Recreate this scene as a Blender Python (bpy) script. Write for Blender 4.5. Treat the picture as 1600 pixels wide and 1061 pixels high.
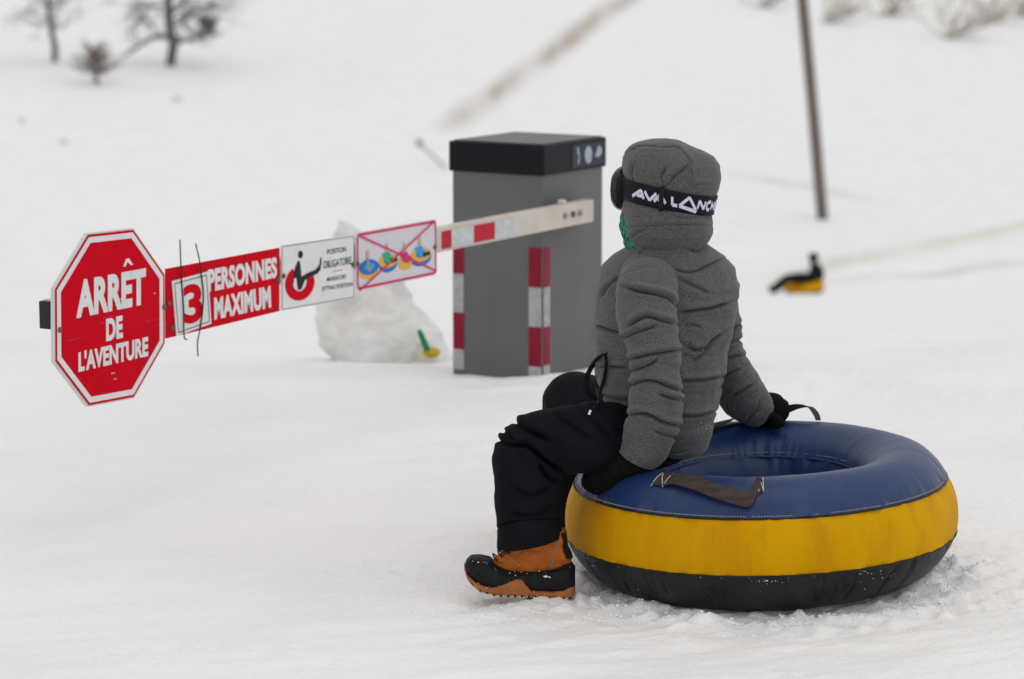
import bpy, math, random
import numpy as np
from mathutils import Vector

for o in list(bpy.data.objects):
    bpy.data.objects.remove(o)
SC = bpy.context.scene
COL = SC.collection
R = math.radians
random.seed(7)

# ------------------------------------------------------------------ camera, sky, sun, exposure
CAM_H, PITCH, LENS = 1.68, R(8.7), 100.0
cam_d = bpy.data.cameras.new('camera')
cam = bpy.data.objects.new('camera', cam_d)
COL.objects.link(cam)
cam.location = (0, 0, CAM_H)
cam.rotation_euler = (R(90) - PITCH, 0, 0)
cam_d.lens, cam_d.sensor_width = LENS, 36.0
cam_d.clip_start, cam_d.clip_end = 0.1, 2000
cam_d.dof.use_dof = True
cam_d.dof.focus_distance = 7.1
cam_d.dof.aperture_fstop = 3.7
SC.camera = cam

SUN_EL, SUN_AZ = R(80), R(120)          # azimuth measured from +Y, clockwise
world = bpy.data.worlds.new('World')
SC.world = world
world.use_nodes = True
wn, wl = world.node_tree.nodes, world.node_tree.links
wn.clear()
sky = wn.new('ShaderNodeTexSky')
sky.sky_type = 'NISHITA'
sky.sun_disc = False
sky.sun_elevation, sky.sun_rotation = SUN_EL, SUN_AZ
sky.dust_density = 1.0
grey = wn.new('ShaderNodeHueSaturation')   # cloud cover: the sky is white, not blue
grey.inputs['Saturation'].default_value = 0.07
bg = wn.new('ShaderNodeBackground')
bg.inputs['Strength'].default_value = 0.15
wo = wn.new('ShaderNodeOutputWorld')
wl.new(sky.outputs[0], grey.inputs['Color'])
wl.new(grey.outputs[0], bg.inputs['Color'])
wl.new(bg.outputs[0], wo.inputs['Surface'])

sun_d = bpy.data.lights.new('sun', 'SUN')
sun_d.energy, sun_d.angle, sun_d.color = 0.65, R(140), (1.0, 0.965, 0.92)
sun = bpy.data.objects.new('sun', sun_d)
COL.objects.link(sun)
sdir = Vector((math.sin(SUN_AZ) * math.cos(SUN_EL), math.cos(SUN_AZ) * math.cos(SUN_EL), math.sin(SUN_EL)))
sun.rotation_euler = sdir.to_track_quat('Z', 'Y').to_euler()

SC.view_settings.view_transform = 'Standard'
SC.view_settings.look = 'None'
SC.view_settings.exposure = 0.08
SC.view_settings.gamma = 1.0
SC.view_settings.use_curve_mapping = False
SC.render.engine = 'CYCLES'
SC.cycles.use_denoising = True
SC.cycles.max_bounces = 6

# ------------------------------------------------------------------ survey: photo pixel + distance -> place
FPX = LENS / 36.0 * 1600
CT, ST = math.cos(PITCH), math.sin(PITCH)
CAMP = np.array([0, 0, CAM_H])
def ray(px, py):
    x = (px - 800) / FPX
    u = -(py - 530.5) / FPX
    return np.array([x, CT + u * ST, -ST + u * CT])
def P(px, py, D):
    r = ray(px, py)
    return CAMP + r * (D / r[1])
def M(px, D=7.1):
    return px * D / (FPX * 0.983)

# ------------------------------------------------------------------ numpy noise
def _hash(ix, iy, iz, seed):
    h = (ix.astype(np.int64) * 374761393 + iy.astype(np.int64) * 668265263 + iz.astype(np.int64) * 2147483647 + seed * 974711) & 0xffffffff
    h = ((h ^ (h >> 13)) * 1274126177) & 0xffffffff
    h = ((h ^ (h >> 16)) * 2246822519) & 0xffffffff
    h = h ^ (h >> 15)
    return (h & 0xffffff) / float(0xffffff) * 2 - 1
def vnoise(p, seed=0):
    i = np.floor(p).astype(np.int64)
    f = p - i
    w = f * f * f * (f * (f * 6 - 15) + 10)
    r = 0
    for dx in (0, 1):
        for dy in (0, 1):
            for dz in (0, 1):
                wx = w[..., 0] if dx else 1 - w[..., 0]
                wy = w[..., 1] if dy else 1 - w[..., 1]
                wz = w[..., 2] if dz else 1 - w[..., 2]
                r = r + wx * wy * wz * _hash(i[..., 0] + dx, i[..., 1] + dy, i[..., 2] + dz, seed)
    return r
def fbm(p, seed=0, octv=3):
    r, a = 0, 1.0
    for k in range(octv):
        r = r + a * vnoise(p * (2.03 ** k) + 17.3 * k, seed + k)
        a *= 0.5
    return r
def crease(p, seed, width=0.1):
    return np.exp(-(fbm(p, seed, 2) / width) ** 2)
def sstep(a, b, x):
    t = np.clip((x - a) / (b - a), 0, 1)
    return t * t * (3 - 2 * t)

# ------------------------------------------------------------------ object helpers
ORIGIN = {}
def tag(o, label=None, category=None, group=None, kind=None):
    if label: o['label'] = label
    if category: o['category'] = category
    if group: o['group'] = group
    if kind: o['kind'] = kind
    return o
def empty(name, loc, label=None, category=None, group=None):
    o = bpy.data.objects.new(name, None)
    COL.objects.link(o)
    o.location = loc
    o.empty_display_size = 0.05
    ORIGIN[o.name] = np.array(loc, float)
    return tag(o, label, category, group)
def mk(name, verts, faces, mat, parent=None, smooth=True, loc=None):
    """one mesh object; verts are world coordinates"""
    verts = np.asarray(verts, float).reshape(-1, 3)
    po = ORIGIN[parent.name] if parent else np.zeros(3)
    lo = np.asarray(loc, float) if loc is not None else (po if parent else np.zeros(3))
    me = bpy.data.meshes.new(name)
    v = verts - lo
    if isinstance(faces, np.ndarray):
        n, k = faces.shape
        me.vertices.add(len(v)); me.vertices.foreach_set('co', v.astype(np.float32).ravel())
        me.loops.add(n * k); me.loops.foreach_set('vertex_index', faces.astype(np.int32).ravel())
        me.polygons.add(n)
        me.polygons.foreach_set('loop_start', np.arange(0, n * k, k, dtype=np.int32))
        me.update(calc_edges=True)
    else:
        me.from_pydata([tuple(x) for x in v], [], [tuple(f) for f in faces])
        me.update()
    me.validate()
    if smooth:
        me.polygons.foreach_set('use_smooth', np.ones(len(me.polygons), bool))
    for m in (mat if isinstance(mat, (list, tuple)) else [mat]):
        me.materials.append(m)
    o = bpy.data.objects.new(name, me)
    COL.objects.link(o)
    if parent:
        o.parent = parent
    o.location = lo - po
    ORIGIN[o.name] = lo
    return o
def grid(Pn, closed=True, caps=(True, True)):
    nv, nu = Pn.shape[:2]
    V = Pn.reshape(-1, 3)
    jj = np.arange(nu if closed else nu - 1)
    ii = np.arange(nv - 1)
    I, J = np.meshgrid(ii, jj, indexing='ij')
    J2 = (J + 1) % nu
    F = np.stack([I * nu + J, I * nu + J2, (I + 1) * nu + J2, (I + 1) * nu + J], -1).reshape(-1, 4)
    if closed:
        for k, on in enumerate(caps):
            if on:
                row = 0 if k == 0 else nv - 1
                c = len(V)
                V = np.vstack([V, Pn[row].mean(0)])
                a = row * nu + jj
                b = row * nu + (jj + 1) % nu
                q = np.stack([np.full(nu, c), b, a, a], -1) if k == 0 else np.stack([np.full(nu, c), a, b, b], -1)
                F = np.vstack([F, q])
    return V, F
def gridobj(name, Pn, mat, parent=None, closed=True, caps=(True, True), solid=0, loc=None):
    V, F = grid(Pn, closed, caps)
    tri = F[:, 2] == F[:, 3]
    faces = [tuple(f[:3]) for f in F[tri]]
    if len(faces):
        o = mk(name, V, [tuple(f) for f in F[~tri]] + faces, mat, parent, loc=loc)
    else:
        o = mk(name, V, F, mat, parent, loc=loc)
    if solid:
        m = o.modifiers.new('thickness', 'SOLIDIFY'); m.thickness = solid; m.offset = 0
    return o
def catmull(c, n):
    c = np.asarray(c, float)
    d = np.r_[0, np.cumsum(np.linalg.norm(np.diff(c[:, :3], axis=0), axis=1) + 1e-6)]
    t = np.linspace(0, d[-1], n)
    m = np.zeros_like(c)
    m[1:-1] = ((c[2:] - c[:-2]) / (d[2:] - d[:-2])[:, None])
    m[0] = (c[1] - c[0]) / (d[1] - d[0]); m[-1] = (c[-1] - c[-2]) / (d[-1] - d[-2])
    k = np.clip(np.searchsorted(d, t, side='right') - 1, 0, len(c) - 2)
    h = (d[k + 1] - d[k])[:, None]
    s = ((t - d[k]) / h[:, 0])[:, None]
    return ((2 * s**3 - 3 * s**2 + 1) * c[k] + (s**3 - 2 * s**2 + s) * h * m[k] + (-2 * s**3 + 3 * s**2) * c[k + 1] + (s**3 - s**2) * h * m[k + 1]), t
def loft_pts(ctrl, nu, nv, ref=(0, 1, 0), disp=None, sq=1.0, world_ctrl=False):
    """ctrl rows: px, py, D, half-width px (in the picture plane), half-depth px"""
    if world_ctrl:
        c = np.array(ctrl, float)
    else:
        c = np.array([list(P(r[0], r[1], r[2])) + [M(r[3], r[2]), M(r[4], r[2])] for r in ctrl])
    c, s = catmull(c, nv)
    C, ra, rb = c[:, :3], np.maximum(c[:, 3], 1e-4), np.maximum(c[:, 4], 1e-4)
    T = np.gradient(C, axis=0)
    T /= np.linalg.norm(T, axis=1)[:, None]
    A = np.cross(T, np.array(ref, float)); A /= np.linalg.norm(A, axis=1)[:, None]
    B = np.cross(T, A)
    u = np.linspace(0, 2 * np.pi, nu, endpoint=False)
    cu, su = np.cos(u), np.sin(u)
    if sq != 1.0:
        cu = np.sign(cu) * np.abs(cu) ** sq; su = np.sign(su) * np.abs(su) ** sq
    off = ra[:, None, None] * cu[None, :, None] * A[:, None] + rb[:, None, None] * su[None, :, None] * B[:, None]
    Pn = C[:, None] + off
    if disp is not None:
        nn = cu[None, :, None] * A[:, None] * rb[:, None, None] + su[None, :, None] * B[:, None] * ra[:, None, None]
        nn /= np.linalg.norm(nn, axis=2)[..., None] + 1e-9
        Pn = Pn + nn * disp(Pn, u[None, :], s[:, None])[..., None]
    return Pn
def loft(name, ctrl, mat, parent, nu=48, nv=60, ref=(0, 1, 0), disp=None, caps=(True, True), sq=1.0, world_ctrl=False, loc=None):
    return gridobj(name, loft_pts(ctrl, nu, nv, ref, disp, sq, world_ctrl), mat, parent, True, caps, loc=loc)
def wire(name, pts, r, mat, parent=None, sides=6, loc=None, n=None):
    pts = np.asarray(pts, float)
    rr = np.broadcast_to(np.asarray(r, float), (len(pts),))
    c = np.c_[pts, rr, rr]
    return loft(name, c, mat, parent, nu=sides, nv=n or max(len(pts) * 4, 6), ref=(0.31, 0.83, 0.46), world_ctrl=True, loc=loc)
def ribbon(name, pts, width_dirs, width, mat, parent, thick=0.003, n=50):
    """flat webbing: centre line and the direction its width takes at each point"""
    c, _ = catmull(np.c_[np.asarray(pts, float), np.asarray(width_dirs, float)], n)
    C, W = c[:, :3], c[:, 3:6]
    W = W / np.linalg.norm(W, axis=1)[:, None]
    k = np.linspace(-0.5, 0.5, 7)
    return gridobj(name, C[:, None] + W[:, None] * (k[None, :, None] * width), mat, parent, closed=False, solid=thick)
class MB:
    def __init__(s): s.v, s.f = [], []
    def add(s, v, f):
        b = len(s.v); s.v += [tuple(x) for x in v]; s.f += [tuple(i + b for i in q) for q in f]
    def box(s, o, ax, ay, az):
        o, ax, ay, az = map(np.asarray, (o, ax, ay, az))
        v = [o + i * ax + j * ay + k * az for k in (0, 1) for j in (0, 1) for i in (0, 1)]
        s.add(v, [(0, 2, 3, 1), (4, 5, 7, 6), (0, 1, 5, 4), (2, 6, 7, 3), (0, 4, 6, 2), (1, 3, 7, 5)])
    def build(s, name, mat, parent=None, smooth=False, bevel=0, loc=None):
        o = mk(name, s.v, s.f, mat, parent, smooth=smooth, loc=loc)
        if bevel:
            m = o.modifiers.new('bevel', 'BEVEL'); m.width = bevel; m.segments = 3; m.limit_method = 'ANGLE'
        return o
ICO_V, ICO_F = None, None
def lump(mb, c, r, rng, flat=0.7):
    """a small irregular crumb of snow"""
    a = rng.uniform(0, 6.28)
    v = []
    for (x, y, z) in ((0, 0, 1), (.9, 0, .3), (.28, .86, .3), (-.73, .53, .3), (-.73, -.53, .3), (.28, -.86, .3), (.7, .5, -.5), (-.3, .8, -.5), (-.85, 0, -.5), (-.3, -.8, -.5), (.7, -.5, -.5)):
        k = r * rng.uniform(.65, 1.25)
        v.append((c[0] + k * (x * math.cos(a) - y * math.sin(a)), c[1] + k * (x * math.sin(a) + y * math.cos(a)), c[2] + k * z * flat))
    mb.add(v, [(0, 1, 2), (0, 2, 3), (0, 3, 4), (0, 4, 5), (0, 5, 1), (1, 6, 2), (2, 7, 3), (3, 8, 4), (4, 9, 5), (5, 10, 1), (6, 7, 2), (7, 8, 3), (8, 9, 4), (9, 10, 5), (10, 6, 1), (6, 10, 9, 8, 7)])
def text2d(s, offset=0.0, spacing=1.0):
    """letters as a flat mesh, normalised to a 0..1 box"""
    cu = bpy.data.curves.new('letters', 'FONT')
    cu.body = s; cu.offset = offset; cu.space_character = spacing; cu.resolution_u = 4
    o = bpy.data.objects.new('letters', cu)
    COL.objects.link(o)
    bpy.context.view_layer.update()
    me = bpy.data.meshes.new_from_object(o.evaluated_get(bpy.context.evaluated_depsgraph_get()))
    v = np.array([x.co[:2] for x in me.vertices]); f = [tuple(p.vertices) for p in me.polygons]
    bpy.data.objects.remove(o); bpy.data.curves.remove(cu); bpy.data.meshes.remove(me)
    lo, hi = v.min(0), v.max(0)
    return (v - lo) / (hi - lo), f

# ------------------------------------------------------------------ materials
def mat(name, color, rough=0.6, spec=0.5, var=0.0, var_scale=8.0, bump=0.0, bump_scale=60.0, metal=0.0, coat=0.0, sheen=0.0, color2=None, detail=4.0, stretch=(1, 1, 1), bump_dist=0.01, smudge=None):
    m = bpy.data.materials.new(name)
    m.use_nodes = True
    nt = m.node_tree; N, L = nt.nodes, nt.links
    b = N['Principled BSDF']
    b.inputs['Roughness'].default_value = rough
    b.inputs['Specular IOR Level'].default_value = spec * 0.45
    b.inputs['Metallic'].default_value = metal
    b.inputs['Coat Weight'].default_value = coat
    b.inputs['Sheen Weight'].default_value = sheen
    b.inputs['Base Color'].default_value = (*color, 1)
    tc = N.new('ShaderNodeTexCoord')
    mp = N.new('ShaderNodeMapping'); mp.inputs['Scale'].default_value = stretch
    L.new(tc.outputs['Object'], mp.inputs['Vector'])
    if var or color2:
        nz = N.new('ShaderNodeTexNoise'); nz.inputs['Scale'].default_value = var_scale; nz.inputs['Detail'].default_value = detail
        L.new(mp.outputs[0], nz.inputs['Vector'])
        cr = N.new('ShaderNodeValToRGB')
        c2 = color2 or tuple(min(1, c * (1 + var)) for c in color)
        c1 = color if color2 else tuple(c * (1 - var) for c in color)
        cr.color_ramp.elements[0].position = 0.36; cr.color_ramp.elements[1].position = 0.64
        cr.color_ramp.elements[0].color = (*c1, 1); cr.color_ramp.elements[1].color = (*c2, 1)
        L.new(nz.outputs['Fac'], cr.inputs[0]); L.new(cr.outputs[0], b.inputs['Base Color'])
        mr = N.new('ShaderNodeMapRange'); mr.inputs['To Min'].default_value = rough * .85; mr.inputs['To Max'].default_value = min(1, rough * 1.15)
        L.new(nz.outputs['Fac'], mr.inputs['Value']); L.new(mr.outputs[0], b.inputs['Roughness'])
    if smudge:                      # stains and scuffs: colour, scale, amount, stretch
        sc_, ss_, sa_, st_ = smudge
        m2 = N.new('ShaderNodeMapping'); m2.inputs['Scale'].default_value = st_; L.new(tc.outputs['Object'], m2.inputs['Vector'])
        n3 = N.new('ShaderNodeTexNoise'); n3.inputs['Scale'].default_value = ss_; n3.inputs['Detail'].default_value = 7; n3.inputs['Roughness'].default_value = .65
        L.new(m2.outputs[0], n3.inputs['Vector'])
        r3 = N.new('ShaderNodeMapRange'); r3.inputs['From Min'].default_value = .52; r3.inputs['From Max'].default_value = .74; r3.inputs['To Max'].default_value = sa_
        L.new(n3.outputs['Fac'], r3.inputs['Value'])
        mx = N.new('ShaderNodeMix'); mx.data_type = 'RGBA'; mx.inputs['B'].default_value = (*sc_, 1)
        L.new(r3.outputs[0], mx.inputs['Factor'])
        if var or color2: L.new(cr.outputs[0], mx.inputs['A'])
        else: mx.inputs['A'].default_value = (*color, 1)
        L.new(mx.outputs['Result'], b.inputs['Base Color'])
    if bump:
        n2 = N.new('ShaderNodeTexNoise'); n2.inputs['Scale'].default_value = bump_scale; n2.inputs['Detail'].default_value = 5
        L.new(mp.outputs[0], n2.inputs['Vector'])
        bp = N.new('ShaderNodeBump'); bp.inputs['Strength'].default_value = bump; bp.inputs['Distance'].default_value = bump_dist
        L.new(n2.outputs['Fac'], bp.inputs['Height']); L.new(bp.outputs[0], b.inputs['Normal'])
    return m

def snow_material():
    m = bpy.data.materials.new('snow'); m.use_nodes = True
    nt = m.node_tree; N, L = nt.nodes, nt.links
    b = N['Principled BSDF']
    b.inputs['Roughness'].default_value = 0.7
    b.inputs['Specular IOR Level'].default_value = 0.25
    geo = N.new('ShaderNodeNewGeometry')
    def math_(op, a, c=None, clamp=False):
        n = N.new('ShaderNodeMath'); n.operation = op; n.use_clamp = clamp
        for k, x in enumerate((a, c)):
            if x is None: continue
            if isinstance(x, (int, float)): n.inputs[k].default_value = x
            else: L.new(x, n.inputs[k])
        return n.outputs[0]
    def noise(scale, detail=3, vec=None):
        n = N.new('ShaderNodeTexNoise'); n.inputs['Scale'].default_value = scale; n.inputs['Detail'].default_value = detail
        L.new(vec or geo.outputs['Position'], n.inputs['Vector']); return n.outputs['Fac']
    def ramp(x, a, c):
        n = N.new('ShaderNodeMapRange'); n.interpolation_type = 'SMOOTHSTEP'
        n.inputs['From Min'].default_value = a; n.inputs['From Max'].default_value = c
        L.new(x, n.inputs['Value']); return n.outputs[0]
    def mixc(fac, a, c):
        n = N.new('ShaderNodeMix'); n.data_type = 'RGBA'
        L.new(fac, n.inputs['Factor'])
        if isinstance(a, tuple): n.inputs['A'].default_value = (*a, 1)
        else: L.new(a, n.inputs['A'])
        n.inputs['B'].default_value = (*c, 1)
        return n.outputs['Result']
    col = mixc(ramp(noise(1.3, 4), .35, .7), (.88, .876, .868), (.835, .834, .832))
    # far-slope earth, grass, tracks, a grey line and bank shading, all as colour
    sep = N.new('ShaderNodeSeparateXYZ'); L.new(geo.outputs['Position'], sep.inputs[0])
    sy = N.new('ShaderNodeVectorMath'); sy.operation = 'MULTIPLY'; sy.inputs[1].default_value = (1, .11, .5)
    L.new(geo.outputs['Position'], sy.inputs[0]); stretch_y = sy.outputs[0]
    def line(p0, p1, width, colr, strength, nscale):
        nonlocal col
        p0, p1 = np.array(p0[:2]), np.array(p1[:2])
        d = p1 - p0; ln = np.linalg.norm(d); d = d / ln; n = np.array([d[1], -d[0]])
        along = math_('ADD', math_('ADD', math_('MULTIPLY', sep.outputs[0], float(d[0])), math_('MULTIPLY', sep.outputs[1], float(d[1]))), float(-d @ p0))
        across = math_('ABSOLUTE', math_('ADD', math_('ADD', math_('MULTIPLY', sep.outputs[0], float(n[0])), math_('MULTIPLY', sep.outputs[1], float(n[1]))), float(-n @ p0)))
        w = math_('SUBTRACT', 1.0, ramp(across, 0.0, width))
        e = math_('MULTIPLY', ramp(along, -2.0, 3.0), math_('SUBTRACT', 1.0, ramp(along, ln - 2.0, ln + 4.0)))
        f = math_('MULTIPLY', math_('MULTIPLY', w, e), ramp(noise(nscale, 5, stretch_y), .05, .72))
        col = mixc(math_('MULTIPLY', f, strength, True), col, colr)
    for a in SNOW_LINES: line(*a)
    L.new(col, b.inputs['Base Color'])
    bp = N.new('ShaderNodeBump'); bp.inputs['Strength'].default_value = 0.55; bp.inputs['Distance'].default_value = 0.013
    L.new(math_('ADD', math_('MULTIPLY', noise(160, 4), .35), noise(38, 5)), bp.inputs['Height'])
    L.new(bp.outputs[0], b.inputs['Normal'])
    return m

def heather_material():
    m = bpy.data.materials.new('heather_grey_fabric'); m.use_nodes = True
    nt = m.node_tree; N, L = nt.nodes, nt.links
    b = N['Principled BSDF']
    b.inputs['Roughness'].default_value = 0.9
    b.inputs['Specular IOR Level'].default_value = 0.2
    b.inputs['Sheen Weight'].default_value = 0.15
    tc = N.new('ShaderNodeTexCoord')
    mp = N.new('ShaderNodeMapping'); mp.inputs['Scale'].default_value = (1, 1, .55)
    L.new(tc.outputs['Object'], mp.inputs['Vector'])
    n1 = N.new('ShaderNodeTexNoise'); n1.inputs['Scale'].default_value = 700; n1.inputs['Detail'].default_value = 2
    n2 = N.new('ShaderNodeTexNoise'); n2.inputs['Scale'].default_value = 9
    for n in (n1, n2): L.new(mp.outputs[0], n.inputs['Vector'])
    cr = N.new('ShaderNodeValToRGB')
    cr.color_ramp.elements[0].position = .36; cr.color_ramp.elements[0].color = (.032, .032, .034, 1)
    cr.color_ramp.elements[1].position = .66; cr.color_ramp.elements[1].color = (.150, .150, .153, 1)
    L.new(n1.outputs['Fac'], cr.inputs[0]); L.new(cr.outputs[0], b.inputs['Base Color'])
    ad = N.new('ShaderNodeMath'); ad.operation = 'MULTIPLY_ADD'; ad.inputs[1].default_value = 6.0
    L.new(n2.outputs['Fac'], ad.inputs[0]); L.new(n1.outputs['Fac'], ad.inputs[2])
    bp = N.new('ShaderNodeBump'); bp.inputs['Strength'].default_value = .14; bp.inputs['Distance'].default_value = .002
    L.new(ad.outputs[0], bp.inputs['Height']); L.new(bp.outputs[0], b.inputs['Normal'])
    return m

MT = {}
MT['heather'] = heather_material()
MT['black_fabric'] = mat('black_fabric', (.0065, .0066, .0095), .8, .16, var=.25, var_scale=12, bump=.35, bump_scale=20, sheen=0, bump_dist=.01)
MT['knit'] = mat('black_mitten_fabric', (.0075, .0073, .007), .85, .1, bump=.5, bump_scale=35, bump_dist=.006)
MT['elastic'] = mat('black_elastic', (.007, .007, .011), .6, .3, bump=.15, bump_scale=500)
MT['blue_vinyl'] = mat('blue_vinyl', (.009, .027, .100), .40, .8, color2=(.012, .034, .120), var_scale=6, smudge=((.05, .065, .10), 16, .35, (1, 1, 1)), bump=.14, bump_scale=22)
MT['yellow_vinyl'] = mat('yellow_vinyl', (.53, .245, .0), .62, .15, color2=(.62, .325, .0), var_scale=4, smudge=((.36, .17, .005), 13, .55, (1.5, 1.5, .25)), bump=.16, bump_scale=18, stretch=(1.6, 1.6, .35))
MT['black_rubber'] = mat('black_rubber', (.011, .011, .012), .45, .4, color2=(.017, .017, .017), var_scale=10, smudge=((.04, .04, .04), 30, .3, (1, 1, 1)), bump=.25, bump_scale=30)
MT['webbing'] = mat('brown_webbing', (.05, .035, .03), .85, .2, color2=(.075, .056, .05), var_scale=60, bump=.4, bump_scale=300, stretch=(.3, 1, 1))
MT['thread'] = mat('white_thread', (.55, .5, .42), .8, .2)
MT['dark_thread'] = mat('pale_stitching', (.32, .29, .22), .8, .2)
MT['leather'] = mat('orange_leather', (.34, .085, .010), .65, .3, color2=(.45, .13, .018), var_scale=26, bump=.3, bump_scale=90)
MT['gum'] = mat('gum_rubber', (.30, .105, .03), .6, .35, color2=(.42, .15, .045), var_scale=30, bump=.3, bump_scale=80)
MT['shell'] = mat('black_boot_shell', (.010, .010, .011), .55, .3, smudge=((.035, .034, .033), 40, .5, (1, 1, 1)), bump=.2, bump_scale=60)
MT['lens'] = mat('goggle_lens', (.01, .011, .01), .12, .6, coat=.3)
MT['goggle'] = mat('goggle_frame', (.008, .008, .008), .45, .4)
MT['lettering'] = mat('pale_lettering', (.62, .60, .74), .7, .2)
MT['skin'] = mat('skin', (.62, .24, .17), .5, .4)
MT['warmer'] = mat('green_patterned_knit', (.008, .06, .04), .85, .2, color2=(.06, .26, .17), var_scale=110, bump=.6, bump_scale=60, detail=1.0)
MT['green_trim'] = mat('green_trim', (.02, .12, .06), .7)
MT['cabinet'] = mat('grey_painted_steel', (.132, .133, .133), .5, .35, var=.06, var_scale=3, smudge=((.105, .105, .102), 5, .35, (2, 2, .5)), bump=.04, bump_scale=200)
MT['cap'] = mat('black_painted_steel', (.007, .0075, .010), .4, .3)
MT['arm'] = mat('cream_painted_aluminium', (.55, .51, .455), .45, .4, var=.08, var_scale=6)
MT['tape_red'] = mat('red_reflective_tape', (.46, .002, .02), .45, .5, var=.12, var_scale=40)
MT['tape_white'] = mat('silver_reflective_tape', (.52, .53, .55), .35, .5, var=.10, var_scale=40)
MT['tape_dark_red'] = mat('deep_red_reflective_tape', (.23, .003, .022), .4, .5, var=.12, var_scale=40)
MT['tape_grey'] = mat('grey_reflective_tape', (.36, .37, .37), .4, .5, var=.12, var_scale=40)
MT['sign_red'] = mat('sign_red', (.60, .0005, .012), .55, .1, smudge=((.42, .01, .02), 11, .5, (1, 1, 2)), var=.05, var_scale=9, bump=.03, bump_scale=40)
MT['sign_white'] = mat('sign_white', (.74, .735, .74), .45, .4, var=.04, var_scale=14)
MT['sign_edge'] = mat('sign_edge', (.62, .62, .60), .5, .4)
MT['sign_ink'] = mat('sign_black_ink', (.012, .012, .014), .5, .4)
MT['sign_pink'] = mat('sign_pink_line', (.62, .03, .10), .5, .4)
MT['sign_lilac'] = mat('sign_pale_ground', (.62, .60, .66), .45, .4)
MT['ink_blue'] = mat('sign_blue', (.02, .14, .48), .5)
MT['ink_yellow'] = mat('sign_yellow', (.70, .40, .06), .5)
MT['ink_green'] = mat('sign_green', (.02, .38, .17), .5)
MT['ink_cyan'] = mat('sign_cyan', (.02, .33, .62), .5)
MT['ink_magenta'] = mat('sign_magenta', (.58, .02, .20), .5)
MT['ink_skin'] = mat('sign_skin', (.62, .36, .24), .5)
MT['ink_grey'] = mat('sign_grey', (.28, .27, .26), .5)
MT['bolt'] = mat('rusty_bolt', (.10, .065, .035), .5, .5, metal=.6, color2=(.22, .17, .11), var_scale=200)
MT['wire'] = mat('dark_wire', (.02, .02, .02), .5)
MT['sticker'] = mat('dark_blue_sticker', (.018, .026, .04), .35)
MT['sticker_ink'] = mat('sticker_pale_ink', (.42, .47, .52), .4, color2=(.25, .31, .38), var_scale=90)
MT['bark'] = mat('bark', (.12, .11, .10), .9, .2, var=.3, var_scale=8)
MT['brown_twigs'] = mat('brown_twigs', (.15, .105, .09), .9, .2, var=.3, var_scale=5)
MT['dry_grass'] = mat('dry_grass', (.46, .41, .34), .9, .2, var=.3, var_scale=5)
MT['pole'] = mat('weathered_pole_wood', (.165, .14, .125), .85, .2, var=.2, var_scale=3, stretch=(4, 4, .4))
MT['dirty_snow'] = mat('dirty_snow', (.86, .855, .85), .8, .2, color2=(.70, .68, .645), var_scale=5.0, bump=.5, bump_scale=22, detail=6, bump_dist=.03)
MT['plastic_green'] = mat('green_plastic', (.01, .26, .12), .5)
MT['plastic_yellow'] = mat('yellow_plastic', (.52, .36, .01), .5)
MT['dark_clothes'] = mat('dark_winter_clothes', (.010, .010, .016), .8, .2)
MT['snow_bits'] = mat('snow_bits', (.9, .9, .9), .7, .2)

# ------------------------------------------------------------------ terrain
_rows = [(10.35, 574), (10.7, 566), (11.2, 558), (12, 549), (14, 534), (18, 517), (25, 500), (40, 477), (55, 464), (68, 452), (73, 400), (80, 338), (95, 219), (110, 100), (130, 0)]
TD = np.array([-60, 0, 10.0] + [a for a, _ in _rows] + [160, 220, 400, 900.])
TZ = np.array([0, 0, .0] + [CAM_H - (y + 150) / FPX * a for a, y in _rows] + [1.0, 11, 45, 120.])
_td = np.concatenate([np.linspace(-60, 10, 400), np.linspace(10.01, 14, 400), np.geomspace(14.02, 900, 1500)])
_tz = np.interp(_td, TD, TZ)
for _ in range(60):
    _tz[1:-1] = .25 * _tz[:-2] + .5 * _tz[1:-1] + .25 * _tz[2:]
TUBE_C = P(1192, 752, 7.2); TUBE_C[1] = 7.2
BERMS = [(6.3, 69.5, 15.5, 79.5, .30, .9), (7.6, 69.2, 16, 73.5, .22, .6), (4.5, 84.0, 9.5, 82.0, .18, .7)]
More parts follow.
